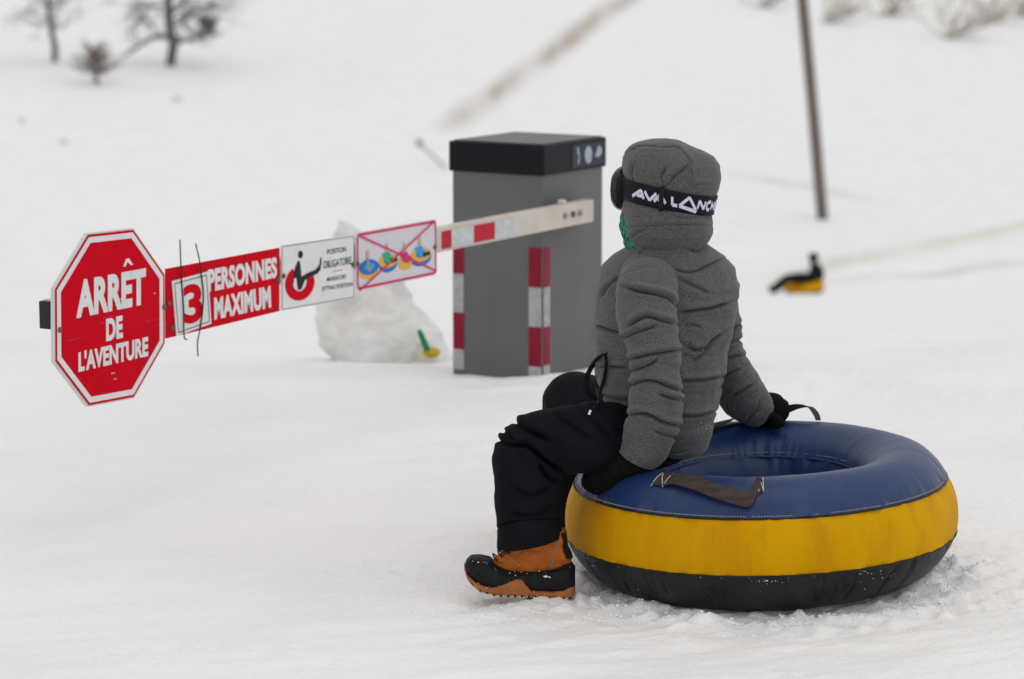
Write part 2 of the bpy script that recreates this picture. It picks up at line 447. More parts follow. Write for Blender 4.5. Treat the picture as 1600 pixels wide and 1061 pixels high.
def ground(x, y, fine=True):
    x = np.asarray(x, float); y = np.asarray(y, float)
    near = 1 - sstep(10, 22, y)
    z = np.interp(y, _td, _tz)
    z = z + near * (-.040 + .024 * 1.1 * np.tanh((x - .6) / 1.1) + .016 * (np.clip(y, 0, 10.0) - 6.8))
    far = sstep(62, 90, y)
    q = np.stack([x * .05, y * .03, x * 0], -1)
    z = z + far * (.45 * fbm(q, 5, 4))
    for (ax, ay, bx, by, hgt, wd) in BERMS:
        ln = math.hypot(bx - ax, by - ay)
        ac = ((x - ax) * (by - ay) - (y - ay) * (bx - ax)) / ln
        al = ((x - ax) * (bx - ax) + (y - ay) * (by - ay)) / ln
        z = z + hgt * np.exp(-(ac / wd) ** 2) * sstep(-2, 2, al) * (1 - sstep(ln, ln + 6, al))
    z = z + .040 * np.exp(-((y - 9.72) / .34) ** 2) * sstep(-1.5, -.7, x) * (1 - sstep(.7, 1.6, x)) * (1 + .35 * vnoise(np.stack([x * 5, y * 2, x * 0], -1), 8))
    if fine:
        q = np.stack([x, y, x * 0], -1)
        z = z + near * (.007 * fbm(q * np.array([.8, 1.3, 1]), 11, 3) * sstep(.9, 1.6, np.hypot(x - TUBE_C[0] + .2, y - 7.15)))
        # long shallow drag marks, running a little across the view
        a = x * .96 + y * .28; c = -x * .28 + y * .96
        q2 = np.stack([a * 1.0, c * 7, a * 0], -1)
        z = z + near * .0080 * fbm(q2, 21, 3)
        q3 = np.stack([a * 5.0, c * 18, a * 0], -1)
        z = z + near * .0052 * fbm(q3, 25, 3)
        # churned snow round the tube and the boot
        d = np.abs(np.hypot(x - TUBE_C[0], y - 7.2) - .52)
        ch = np.exp(-(d / .13) ** 2) * sstep(-.15, .3, -(y - 7.2) + .2)
        ch = ch + .6 * np.exp(-(np.hypot(x - .06, (y - 6.9) * 1.3) / .16) ** 2)
        ch = np.clip(ch, 0, 1)
        rim = np.exp(-(((np.hypot(x - TUBE_C[0], y - 7.2) - .47) / .07) ** 2))
        q4 = np.stack([x * 22, y * 22, x * 0], -1)
        z = z + near * ch * (.014 * np.maximum(fbm(q4 * 1.3, 31, 5), -.3) + .003)
        z = z + near * rim * .012 * np.maximum(fbm(q4 * .4, 37, 2) + .3, 0)
        # scattered loose scuffs elsewhere
        q5 = np.stack([x * 30, y * 30, x * 0], -1)
        sc = sstep(.28, .7, fbm(np.stack([x * 1.7, y * 2.6, x * 0 + 3], -1), 41, 2))
        z = z + near * sc * .009 * np.maximum(fbm(q5, 43, 3), 0)
    return z
def gz(x, y, fine=False):
    return float(ground(np.array([x]), np.array([y]), fine)[0])
def hit(px, py, d0=60.0):
    """where the sight line through a photo pixel meets the far slope"""
    D = np.geomspace(d0, 500, 6000)
    r = ray(px, py)
    pts = CAMP + r * (D / r[1])[:, None]
    g = ground(pts[:, 0], D, False)
    below = np.where(pts[:, 2] <= g)[0]
    k = below[0] if len(below) else 1500
    return np.array([pts[k, 0], D[k], g[k]])

SNOW_LINES = [
    (hit(705, 200), hit(1000, -12), 1.1, (.36, .28, .20), .85, .8),
    (hit(1150, 272), hit(1300, 300), .8, (.40, .37, .33), .55, 1.1),
    (hit(1215, 441), hit(1640, 338), .9, (.60, .575, .42), .75, .35),  # grass-tinted track, colour strengthened in place of the bank's weak shading
    (hit(1285, 446), hit(1640, 405), .5, (.55, .51, .44), .7, .5),  # yellow-grey track, with bank shading in its colour too
    (hit(-10, 447), hit(420, 436), .45, (.62, .61, .60), .35, .4),  # faint line, greyer than the snow around it
]
MT['snow'] = snow_material()

def axis(lo, hi, step, far_lo, far_hi, g):
    a = list(np.arange(lo, hi, step))
    s, x = step, hi
    while x < far_hi:
        a.append(x); s *= g; x += s
    s, x, b = step, lo, []
    while x > far_lo:
        s *= g; x -= s; b.append(x)
    return np.array(b[::-1] + a)
gx = axis(-1.55, 1.65, .012, -420, 420, 1.055)
gy1 = np.arange(6.0, 7.9, .012)
gy2 = np.arange(7.9, 11.2, .026)
gyb = axis(5.9, 5.99, .012, -40, 6.0, 1.12); gyb = gyb[gyb < 5.99]
gy3 = []
s_, y_ = .026, 11.2
while y_ < 850:
    gy3.append(y_); s_ *= 1.03; y_ += s_
gy = np.concatenate([gyb, gy1, gy2, gy3])
GX, GY = np.meshgrid(gx, gy)
GZ = ground(GX, GY)
ground_o = gridobj('snow_ground', np.stack([GX, GY, GZ], -1), MT['snow'], closed=False)
tag(ground_o, 'packed white snow falling away to a far snowy slope', kind='structure')

# ------------------------------------------------------------------ barrier gate
BETA = R(31.5)
eD = np.array([math.sin(BETA), math.cos(BETA), 0])      # along the arm, away from the camera
eN = np.array([math.cos(BETA), -math.sin(BETA), 0])     # outward from the cabinet's side face
eZ = np.array([0, 0, 1.0])
A0 = P(890, 336, 10.05)
def on_plane(px, py, off=0.0):
    r = ray(px, py)
    o = A0 + eN * off
    t = np.dot(o - CAMP, eN) / np.dot(r, eN)
    p = CAMP + r * t
    return float(np.dot(p - A0, eD)), float(p[2])
def W(u, z, off):
    q = A0 + eD * u + eN * off
    return np.array([q[0], q[1], z])

F0 = P(848, 228, 10.0)
eL = -eN                                                # left face runs this way
cab_a, cab_b = .38, .43
cab_base = np.array([F0[0], F0[1], 0]) + eL * cab_a / 2 + eD * cab_b / 2
base_z = gz(cab_base[0], cab_base[1]) - .15
gate = empty('barrier_gate', (cab_base[0], cab_base[1], base_z), 'grey steel barrier gate cabinet with black cap and red and white boom', 'barrier gate')
z_cap0, z_cap1 = P(848, 275, 10.0)[2], P(848, 227, 10.0)[2]
mb = MB(); o0 = np.array([F0[0], F0[1], base_z])
mb.box(o0, eL * cab_a, eD * cab_b, eZ * (z_cap0 + .01 - base_z))
body = mb.build('cabinet_body', MT['cabinet'], gate, bevel=.008)
mb = MB(); g_ = .009
mb.box(np.array([F0[0], F0[1], z_cap0]) - eL * g_ - eD * g_, eL * (cab_a + 2 * g_), eD * (cab_b + 2 * g_), eZ * (z_cap1 - z_cap0))
cap = mb.build('cap', MT['cap'], gate, bevel=.006)
mb = MB()
mb.box(np.array([F0[0], F0[1], z_cap1]) + eL * .004 + eD * .004, eL * (cab_a - .008), eD * (cab_b - .008), eZ * .004)
mb.build('cap_top', mat('lit_cap_top', (.095, .095, .097), .45), gate, bevel=.002)  # lighter grey puts the overhead light on the cap's top into colour
# reflective tape strips: (face, start along face, width), rows by height
def zrow(py): return P(848, py, 10.0)[2]
def tape(parent, org, along, normal, w, z0, z1, m, nm):
    mb = MB(); mb.box(org + eZ * (z0 - org[2]) + normal * .0005, along * w, normal * .0025, eZ * (z1 - z0))
    return mb.build(nm, m, parent)
nF = -eD                                                # left face normal points to the camera side
Fb = np.array([F0[0], F0[1], 0])
strip_specs = [
    (Fb + eL * (cab_a - .004), -eL, nF, .046, [(392, 438), (438, 500), (500, 558), (558, 590)]),
    (Fb + eL * .056, -eL, nF, .052, [(388, 450), (450, 512), (512, 574), (574, 600)]),
    (Fb + eD * .006, eD, eN, .042, [(388, 450), (450, 512), (512, 572), (572, 600)]),
]
for org, al, nn, w, rows in strip_specs:
    k = 0
    for (y0, y1) in rows:
        red = k % 2 == 0
        tape(body, org, al, nn, w, zrow(y1) + .0008, zrow(y0), MT['tape_dark_red'] if red else MT['tape_grey'], 'red_tape' if red else 'white_tape')
        k += 1
# sticker with three pictograms on the cap's side face
co = Fb + eD * .19 + eN * (g_ + .0005)
zc0, zc1 = z_cap0 + .012, z_cap1 - .014
mb = MB(); mb.box(co + eZ * zc0, eD * .225, eN * .0015, eZ * (zc1 - zc0))
st = mb.build('pictogram_sticker', MT['sticker'], cap)
def disc_pts(cu, cz, ru, rz, n=20, a0=0, a1=2 * math.pi):
    return [(cu + ru * math.cos(a0 + (a1 - a0) * i / n), cz + rz * math.sin(a0 + (a1 - a0) * i / n)) for i in range(n)]
def cap_poly(name, pts):
    p = [co + eD * u + eN * .0025 + eZ * z for u, z in pts]
    return mk(name, p, [tuple(range(len(p)))], MT['sticker_ink'], cap, smooth=False)
zm = (zc0 + zc1) / 2
cap_poly('pictogram', [(.03, zm + .035), (.042, zm + .03), (.05, zm), (.043, zm - .03), (.036, zm - .028), (.04, zm), (.033, zm + .01)])
cap_poly('pictogram', disc_pts(.112, zm, .026, .032))
cap_poly('pictogram', [(.16, zm - .01), (.172, zm + .012), (.188, zm + .03), (.203, zm + .022), (.212, zm + .004), (.19, zm - .014)])
# boom
ARM_U0, ARM_U1 = on_plane(70, 514)[0], .135
arm_zc = lambda u: A0[2] + .004 + (0.0165) * (u / 2.8)
def arm_box(u0, u1, h0, h1, t0, t1):
    mb = MB()
    v = [W(u, arm_zc(u) + h, t) for h in (h0, h1) for t in (t0, t1) for u in (u0, u1)]
    mb.add(v, [(0, 2, 3, 1), (4, 5, 7, 6), (0, 1, 5, 4), (2, 6, 7, 3), (0, 4, 6, 2), (1, 3, 7, 5)])
    return mb
boom = arm_box(ARM_U0 + .018, ARM_U1, -.040, .040, -.022, .022).build('boom_arm', MT['arm'], gate, bevel=.004)
arm_box(ARM_U0, ARM_U0 + .0175, -.038, .038, -.02, .02).build('end_cap', MT['wire'], gate, bevel=.003)
seq = [(681, 696, 1), (696, 731, 0), (731, 764, 1), (764, 797, 0)]
for (x0, x1, red) in seq:
    u0, u1 = on_plane(x0, 375)[0], on_plane(x1, 365)[0]
    arm_box(u0 + .0008, u1, -.030, .028, .0222, .0238).build('red_tape' if red else 'white_tape', MT['tape_red'] if red else MT['tape_white'], boom)
for px in (874, 886, 897):
    u = on_plane(px, 338)[0]
    c = W(u, arm_zc(u) + .002, .0225)
    ring = [[c + eN * h + (eD * math.cos(a) + eZ * math.sin(a)) * r for a in np.linspace(0, 2 * np.pi, 14, endpoint=False)] for h, r in ((0, .011), (.008, .0105), (.010, .007))]
    gridobj('bolt', np.array(ring), MT['bolt'] if px == 886 else MT['ink_grey'], boom)
c = W(on_plane(878, 320)[0], arm_zc(0) + .046, .0)
wire('lug', [c - eN * .012, c + eN * .012], .011, MT['arm'], boom, sides=10)
# drive shaft from the cabinet into the arm
wire('drive_shaft', [W(-.0, arm_zc(0), -.075), W(-.0, arm_zc(0), -.0225)], .03, MT['cap'], gate, sides=16)

# ------------------------------------------------------------------ signs on the boom
SOFF = .0255
def uz(px, py): return on_plane(px, py, SOFF)
def WS(u, z, d): return W(u, z, SOFF + d)
def plate(name, poly, d0, d1, m, parent, bevel=0, **k):
    n = len(poly)
    v = [WS(u, z, d0) for u, z in poly] + [WS(u, z, d1) for u, z in poly]
    f = [tuple(range(n))[::-1], tuple(range(n, 2 * n))] + [(i, (i + 1) % n, n + (i + 1) % n, n + i) for i in range(n)]
    o = mk(name, v, f, m, parent, smooth=False)
    if bevel:
        b = o.modifiers.new('bevel', 'BEVEL'); b.width = bevel; b.segments = 2; b.limit_method = 'ANGLE'
    return o
def flat(name, poly, d, m, parent):
    return mk(name, [WS(u, z, d) for u, z in poly], [tuple(range(len(poly)))], m, parent, smooth=False)
def frame(name, outer, inner, d, m, parent):
    n = len(outer)
    return mk(name, [WS(u, z, d) for u, z in outer] + [WS(u, z, d) for u, z in inner], [(i, (i + 1) % n, n + (i + 1) % n, n + i) for i in range(n)], m, parent, smooth=False)
def letters(name, s, bl, br, tl, tr, d, m, parent, offset=.018, spacing=1.0):
    """lettering fitted to the four corners (u, z) of its box"""
    v, f = text2d(s, offset, spacing)
    bl, br, tl, tr = map(np.array, (bl, br, tl, tr))
    q = [(1 - a) * (1 - b) * bl + a * (1 - b) * br + (1 - a) * b * tl + a * b * tr for a, b in v]
    return mk(name, [WS(x[0], x[1], d) for x in q], f, m, parent, smooth=False)
def bolt(px, py, parent, d=.005, r=.008):
    u, z = uz(px, py)
    ring = [[WS(u + rr * math.cos(a), z + rr * math.sin(a), d + h) for a in np.linspace(0, 2 * np.pi, 12, endpoint=False)] for h, rr in ((0, r), (.004, r * .95), (.006, r * .5))]
    return gridobj('bolt', np.array(ring), MT['bolt'], parent)
def sign_root(name, u, label):
    p = W(u, arm_zc(u) - .1, SOFF)
    return empty(name, p, label, 'sign', 'signs bolted to the boom')

# octagon
oc = np.mean([uz(*p) for p in [(124, 371), (198, 359), (256, 420), (255, 528), (207, 614), (136, 635), (80, 571), (79, 460)]], 0)
s1 = sign_root('stop_sign', oc[0], 'red octagonal stop sign with white French lettering at the boom end')
TILT = R(-1.5)
def octa(r):
    return [(oc[0] + r / math.cos(math.pi / 8) * math.cos(math.pi / 8 + k * math.pi / 4 + TILT), oc[1] + r / math.cos(math.pi / 8) * math.sin(math.pi / 8 + k * math.pi / 4 + TILT)) for k in range(8)]
RO = .2405
plate('panel', octa(RO), .0, .012, MT['sign_edge'], s1, bevel=.001)
flat('red_face', octa(RO - .004), .0128, MT['sign_red'], s1)
frame('white_border', octa(RO - .011), octa(RO - .027), .0136, MT['sign_white'], s1)
letters('lettering', 'ARRET', uz(113, 497), uz(222, 474.5), uz(113, 438), uz(222, 418), .0138, MT['sign_white'], s1, .05, 1.02)
cx = [uz(186.5, 416), uz(191, 404), uz(195.5, 403), uz(202, 413), uz(198.5, 414), uz(193.3, 408.5), uz(190, 416)]
flat('accent_mark', cx[::-1], .0138, MT['sign_white'], s1)
letters('lettering', 'DE', uz(160, 533), uz(186, 527), uz(159.5, 498), uz(185.5, 492), .0138, MT['sign_white'], s1, .05, 1.03)
letters('lettering', "L'AVENTURE", uz(116.5, 581), uz(225.5, 556), uz(116.5, 549), uz(225.5, 524), .0138, MT['sign_white'], s1, .045, 1.02)
bolt(87, 515, s1, .0125); bolt(250.5, 479, s1, .0125)
rng = random.Random(3)
for (x, y, l) in ((155, 497, 18), (178, 468, 10), (170, 462, 9), (150, 505, 14), (168, 583, 6), (100, 532, 30), (222, 502, 20), (235, 458, 2), (172, 592, 5)):
    a, b = uz(x, y), uz(x + l, y - l * .22)
    w = rng.uniform(.0009, .0022)
    flat('scratch', [(a[0], a[1] - w), (b[0], b[1] - w * .4), (b[0], b[1] + w * .4), (a[0], a[1] + w)], .0134, MT['sign_pink'] if l > 12 else MT['sign_lilac'], s1)

# three persons maximum
q = [uz(257.5, 529), uz(435, 486), uz(435, 387), uz(257.5, 420)]
s2 = sign_root('group_size_sign', (q[0][0] + q[1][0]) / 2, 'red sign for three persons maximum with a white number plate wired on')
plate('panel', q, .0, .005, MT['sign_red'], s2, bevel=.0008)
letters('lettering', 'PERSONNES', uz(323, 457), uz(430.5, 433.5), uz(322.5, 421), uz(430, 401), .0058, MT['sign_white'], s2, .05, 1.03)
letters('lettering', 'MAXIMUM', uz(332.5, 500), uz(421.5, 480.5), uz(332, 465), uz(420, 446), .0058, MT['sign_white'], s2, .05, 1.03)
npq = [uz(272, 525), uz(326.5, 505.5), uz(321, 424), uz(265, 439)]
npl = plate('number_plate', npq, .0065, .0095, MT['sign_white'], s2, bevel=.0006)
cc = np.mean(npq, 0)
inn = lambda k: [tuple(cc + (np.array(p) - cc) * k) for p in npq]
frame('plate_outline', inn(.90), inn(.87), .0103, MT['sign_ink'], npl)
letters('numeral', '3', uz(284.5, 508), uz(314, 500), uz(281, 447), uz(309.5, 439.5), .0104, MT['sign_red'], npl, .035)
for pts in ([(275.5, 374), (275.8, 405), (279, 440), (281.5, 480), (281.5, 527), (287, 530)], [(300, 380), (305.5, 408), (310, 432), (312.5, 457), (310.5, 480), (308, 511), (303.5, 535), (303, 556)]):
    wire('tie_wire', [WS(*uz(*p), .013 + .002 * math.sin(i * 2)) for i, p in enumerate(pts)], .0022, MT['wire'], s2, sides=6, n=40)
bolt(261, 474, s2); bolt(266.5, 512, s2, r=.009); bolt(431, 437, s2)

# mandatory sitting position
q = [uz(438, 485.5), uz(551.5, 465.5), uz(551.5, 367), uz(438, 383.5)]
s3 = sign_root('seating_sign', (q[0][0] + q[1][0]) / 2, 'white sign with a black sitting figure on a red ring')
plate('panel', q, .0, .005, MT['sign_white'], s3, bevel=.0008)
cc3 = np.mean(q, 0)
sc_ = lambda k: [tuple(cc3 + (np.array(p) - cc3) * np.array([1 - k / abs(q[1][0] - q[0][0]), 1 - k / abs(q[2][1] - q[1][1])])) for p in q]
frame('outline', sc_(.004), sc_(.010), .0056, MT['ink_grey'], s3)
def zz(x, y): return uz(430 + x / 6.154, 330 + y / 6.154)        # points read off an enlargement
oc_ = []; ic_ = []
for k in range(41):
    a = R(118 + (398 - 118) * k / 40)
    oc_.append(zz(222 + 142 * math.cos(a), 690 - 168 * math.sin(a) - (142 * math.cos(a)) * .12))
    ic_.append(zz(222 + 66 * math.cos(a), 680 - 88 * math.sin(a) - (66 * math.cos(a)) * .12))
mk('red_ring', [WS(u, z, .0058) for u, z in oc_ + ic_], [(i, i + 1, 41 + i + 1, 41 + i) for i in range(40)], MT['sign_red'], s3, smooth=False)
flat('figure_body', [zz(*p) for p in [(200, 478), (222, 480), (232, 560), (236, 628), (300, 592), (372, 562), (408, 520), (424, 432), (432, 470), (420, 560), (392, 598), (316, 632), (268, 664), (238, 748), (205, 758), (196, 700), (190, 640), (168, 640), (150, 745), (140, 740), (158, 620), (178, 540)]][::-1], .0064, MT['sign_ink'], s3)
flat('figure_head', [zz(228 + 23 * math.cos(a), 416 + 38 * math.sin(a)) for a in np.linspace(0, 2 * np.pi, 20, endpoint=False)][::-1], .0064, MT['sign_ink'], s3)
def zletters(s, x0, x1, yb0, yb1, yt0, yt1, off=.012):
    letters('lettering', s, zz(x0, yb0), zz(x1, yb1), zz(x0, yt0), zz(x1, yt1), .0058, MT['sign_ink'], s3, off)
zletters('POSITION', 484, 668, 418, 388, 368, 338)
zletters('OBLIGATOIRE', 448, 718, 552, 506, 480, 434)
zletters('MANDATORY', 484, 672, 676, 646, 636, 604)
zletters('SITTING POSITION', 436, 730, 768, 718, 726, 678)
flat('red_rule', [zz(*p) for p in [(540, 582), (632, 566), (632, 559), (540, 575)]], .0058, MT['sign_pink'], s3)
bolt(440.5, 431, s3); bolt(549, 413, s3)

# no linked tubes
q = np.array([uz(555, 457), uz(680.5, 429), uz(680, 342), uz(554.5, 362)])
s4 = sign_root('linking_ban_sign', (q[0][0] + q[1][0]) / 2, 'white sign with a red cross over four linked tube riders')
def rrect(q, k, r, n=6):
    c = q.mean(0); w, h = abs(q[1][0] - q[0][0]) / 2 - k, abs(q[2][1] - q[1][1]) / 2 - k
    sh = ((q[1][1] - q[0][1]) + (q[2][1] - q[3][1])) / 2 / (2 * w)
    pts = []
    for sx, sz, a0 in ((1, -1, -90), (1, 1, 0), (-1, 1, 90), (-1, -1, 180)):
        for i in range(n + 1):
            a = R(a0 + 90 * i / n)
            x, z = sx * (w - r) + r * math.cos(a), sz * (h - r) + r * math.sin(a)
            pts.append((c[0] + x, c[1] + z + sh * x))
    return pts
plate('panel', rrect(q, 0, .016), .0, .005, MT['sign_lilac'], s4, bevel=.0006)
frame('red_border', rrect(q, .003, .015), rrect(q, .0115, .008), .0060, MT['sign_pink'], s4)
def ell(cx, cy, rx, ry, sl=-.15, a0=0, a1=360, n=28):
    return [zz(cx + rx * math.cos(R(a)), cy + ry * math.sin(R(a)) + sl * rx * math.cos(R(a))) for a in np.linspace(a0, a1, n, endpoint=(a1 - a0) < 360)]
d4 = .0056
for (cx_, cy_, rx, ry, c_up, figure) in ((885, 545, 100, 95, 'ink_blue', 'ink_grey'), (1070, 485, 92, 85, 'ink_yellow', 'ink_green'), (1240, 480, 72, 68, 'ink_yellow', 'ink_magenta'), (1385, 425, 105, 85, 'ink_yellow', 'ink_cyan')):
    low = 'ink_yellow' if c_up == 'ink_blue' else 'ink_blue'
    if cx_ == 1240: low = 'ink_yellow'
    flat('tube_picture', ell(cx_, cy_ + 18, rx, ry)[::-1], d4, MT[low], s4)
    flat('tube_picture', ell(cx_, cy_ - 8, rx * .96, ry * .78)[::-1], d4 + .0005, MT[c_up], s4)
    flat('tube_picture', ell(cx_ + 4, cy_ - 14, rx * .5, ry * .4)[::-1], d4 + .001, MT['ink_blue' if c_up != 'ink_blue' else 'ink_cyan'], s4)
    flat('rider_picture', [zz(*p) for p in [(cx_ - 60, cy_ - 75), (cx_ + 8, cy_ - 95), (cx_ + 34, cy_ - 50), (cx_ + 70, cy_ - 20), (cx_ + 10, cy_ + 20), (cx_ - 34, cy_ - 5)]][::-1] if figure != 'ink_grey' else [zz(*p) for p in [(cx_ - 28, cy_ - 90), (cx_ - 8, cy_ - 95), (cx_ + 22, cy_ + 40), (cx_ - 14, cy_ + 30)]][::-1], d4 + .0015, MT[figure], s4)
    if figure in ('ink_green', 'ink_cyan'):
        flat('rider_picture', [zz(*p) for p in [(cx_ + 20, cy_ - 30), (cx_ + 85, cy_ - 40), (cx_ + 90, cy_ - 10), (cx_ + 20, cy_ + 15)]][::-1], d4 + .002, MT['sign_ink'], s4)
    flat('rider_picture', [zz(*p) for p in [(cx_ - 26, cy_ - 150), (cx_ - 12, cy_ - 185), (cx_ + 2, cy_ - 150), (cx_ + 2, cy_ - 100), (cx_ - 22, cy_ - 96)]][::-1], d4 + .002, MT['ink_skin'], s4)
for (a, b) in (((797, 238), (1535, 575)), ((790, 765), (1515, 95))):
    w = 10
    flat('cross_bar', [zz(a[0], a[1] + w), zz(b[0], b[1] + w), zz(b[0], b[1] - w), zz(a[0], a[1] - w)], d4 + .0026, MT['sign_pink'], s4)
bolt(556.5, 412, s4); bolt(677, 386, s4)

# ------------------------------------------------------------------ the snow tube
def revolve(prof, nu, disp=None, lo=0, hi=2 * math.pi):
    u = np.linspace(lo, hi, nu, endpoint=False)
    r, z = prof[:, 0], prof[:, 1]
    if disp is not None:
        t = np.gradient(prof, axis=0); t /= np.linalg.norm(t, axis=1)[:, None] + 1e-9
        nr, nz = t[:, 1], -t[:, 0]
        d = disp(u[None, :], r[:, None], z[:, None])
        rr, zz_ = r[:, None] + nr[:, None] * d, z[:, None] + nz[:, None] * d
    else:
        rr, zz_ = np.repeat(r[:, None], nu, 1), np.repeat(z[:, None], nu, 1)
    return np.stack([rr * np.cos(u), rr * np.sin(u), zz_], -1)
def spl(p, n): return catmull(np.array(p, float), n)[0][:, :2]
def _sp(p, n):
    q = np.c_[np.array(p, float), np.zeros(len(p))]
    return catmull(q, n)[0][:, :2]
PROF_BASE = [(.235, .075), (.26, .03), (.30, .004), (.38, .0), (.425, .014), (.462, .045), (.487, .078), (.5, .108)]
PROF_BAND = [(.5, .108), (.505, .14), (.502, .18), (.492, .212), (.478, .238)]
PROF_TOP = [(.478, .238), (.455, .272), (.425, .298), (.39, .312), (.355, .312), (.32, .302), (.285, .282), (.262, .262), (.248, .243)]
PROF_IN = [(.248, .243), (.236, .215), (.228, .17), (.227, .12), (.235, .075)]
TILT_Y, TILT_X = R(2.0), R(-.3)
def tube_place(Pn, c, ty=TILT_Y, tx=TILT_X, k=1.0):
    x, y, z = Pn[..., 0] * k, Pn[..., 1] * k, Pn[..., 2] * k * 1.055
    x, z = x * math.cos(ty) - z * math.sin(ty), x * math.sin(ty) + z * math.cos(ty)
    y, z = y * math.cos(tx) + z * math.sin(tx), -y * math.sin(tx) + z * math.cos(tx)
    return np.stack([x + c[0], y + c[1], z + c[2]], -1)
tube_base = np.array([TUBE_C[0], 7.2, gz(TUBE_C[0], 7.2) - .002])
def pucker(seed, z0, amp, fr=70):
    def f(u, r, z):
        cu = np.stack([np.cos(u) * fr / 6.28 + 0 * z, np.sin(u) * fr / 6.28 + 0 * z, z * 6 + 0 * u], -1)
        n = fbm(cu, seed, 2)
        w = np.exp(-np.abs(z - z0) / .022)
        big = fbm(np.stack([np.cos(u) * 2.2 + 0 * z, np.sin(u) * 2.2 + 0 * z, z * 5 + 0 * u], -1), seed + 9, 2)
        return amp * n * w + .0022 * big
    return f
tube = empty('snow_tube', tuple(tube_base), 'large blue, yellow and black snow tube the child in grey sits on', 'snow tube')
NU = 720
def both(a, b, amp, fr=70, s=1):
    fa, fb = pucker(s, a, amp, fr), pucker(s, b, amp, fr)
    def f(u, r, z):
        return fa(u, r, z) + fb(u, r, z) - .0022 * fbm(np.stack([np.cos(u) * 2.2 + 0 * z, np.sin(u) * 2.2 + 0 * z, z * 5 + 0 * u], -1), s + 9, 2)
    return f
def creased_base(u, r, z):
    q = np.stack([np.cos(u) * 9 + 0 * z, np.sin(u) * 9 + 0 * z, z * 5 + 0 * u], -1)
    return both(.108, .108, .0012, 80, 3)(u, r, z) - .005 * crease(q, 55, .05) * sstep(.0, .05, z)
gridobj('base', tube_place(revolve(_sp(PROF_BASE, 40), NU, creased_base), tube_base), MT['black_rubber'], tube, caps=(False, False))
gridobj('side_band', tube_place(revolve(_sp(PROF_BAND, 30), NU, both(.108, .238, .0030, 110, 5)), tube_base), MT['yellow_vinyl'], tube, caps=(False, False))
gridobj('top_cover', tube_place(revolve(_sp(PROF_TOP, 44), NU, both(.238, .243, .0024, 90, 7)), tube_base), MT['blue_vinyl'], tube, caps=(False, False))
gridobj('inner_wall', tube_place(revolve(_sp(PROF_IN, 24), NU // 2, both(.243, .243, .003, 50, 8)), tube_base), MT['blue_vinyl'], tube, caps=(False, False))
def ring_wire(nm, r, z, rad, m, parent, seed=1, amp=.0008):
    u = np.linspace(0, 2 * np.pi, 361)[:-1]
    rr = r + amp * vnoise(np.stack([np.cos(u) * 12, np.sin(u) * 12, u * 0], -1), seed)
    a = np.linspace(0, 2 * np.pi, 7)[:-1]
    Pn = np.stack([(rr[:, None] + rad * np.cos(a)) * np.cos(u)[:, None], (rr[:, None] + rad * np.cos(a)) * np.sin(u)[:, None], z + rad * np.sin(a)[None, :] + 0 * u[:, None]], -1)
    Pn = np.concatenate([Pn, Pn[:1]], 0)
    return gridobj(nm, tube_place(Pn, tube_base), m, parent, caps=(False, False))
ring_wire('seam', .4795, .2375, .0022, MT['black_rubber'], tube, 2)
ring_wire('seam', .5005, .1075, .0028, MT['black_rubber'], tube, 3)
ring_wire('seam', .2485, .2435, .0030, MT['blue_vinyl'], tube, 4)
def stitches(nm, r, z, n, ln, m, w=.0011):
    mb = MB()
    for k in range(n):
        a = 2 * math.pi * k / n
        t = np.array([-math.sin(a), math.cos(a), 0]); o = np.array([math.cos(a), math.sin(a), 0])
        p = o * r + np.array([0, 0, z])
        mb.box(p - t * ln / 2 - o * w - eZ * w, t * ln, o * 2 * w, eZ * 2 * w)
    mb.v = [tuple(x) for x in tube_place(np.array(mb.v), tube_base)]
    o = mb.build(nm, m, tube)
    tag(o, kind='stuff')
stitches('stitching', .4755, .2435, 420, .0042, MT['dark_thread'])
stitches('stitching', .2555, .2535, 260, .0042, MT['dark_thread'], .0009)
def tube_pt(ang, t, lift=0.0):
    """point on the tube's top: angle round the ring (degrees, 0 = right, -90 = towards the camera), t along the top profile"""
    pr = _sp(PROF_TOP, 200)
    k = int(np.clip(t, 0, 1) * 199)
    r, z = pr[k]
    g = np.gradient(pr, axis=0)[k]; g /= np.linalg.norm(g)
    r, z = r + g[1] * lift, z - g[0] * lift
    return tube_place(np.array([r * math.cos(R(ang)), r * math.sin(R(ang)), z]), tube_base)
def tube_dir(ang, t):
    d = tube_pt(ang, min(t + .05, 1)) - tube_pt(ang, max(t - .05, 0))
    return d / np.linalg.norm(d)
def handle(angs, ts, lifts, tilts, width=.043):
    pts = [tube_pt(a, t, l) for a, t, l in zip(angs, ts, lifts)]
    dirs = []
    for a, t, tl in zip(angs, ts, tilts):
        n = tube_pt(a, t, .05) - tube_pt(a, t, 0); n /= np.linalg.norm(n)
        dirs.append(tube_dir(a, t) * math.cos(R(tl)) + n * math.sin(R(tl)))
    return ribbon('handle', pts, dirs, width, MT['webbing'], tube, .0025, 60)
h1 = handle([-132, -128, -124, -117, -108, -101, -97.5, -95.5, -94], [.34, .33, .33, .29, .22, .17, .17, .28, .32], [.004, .004, .010, .015, .014, .011, .010, .010, .004], [0, 0, -4, -6, -8, -10, -4, 25, 0], .046)
handle([86, 82, 76, 70, 65, 62, 61], [.42, .42, .42, .42, .42, .42, .42], [.004, .006, .022, .036, .036, .018, .003], [0, 30, 40, 20, 0, -10, 0], .032)
handle([136, 128, 118, 108, 100, 93, 88], [.60, .62, .64, .62, .56, .48, .44], [.004, .006, .006, .008, .008, .012, .010], [0, 0, 0, 10, 10, 20, 20], .030)
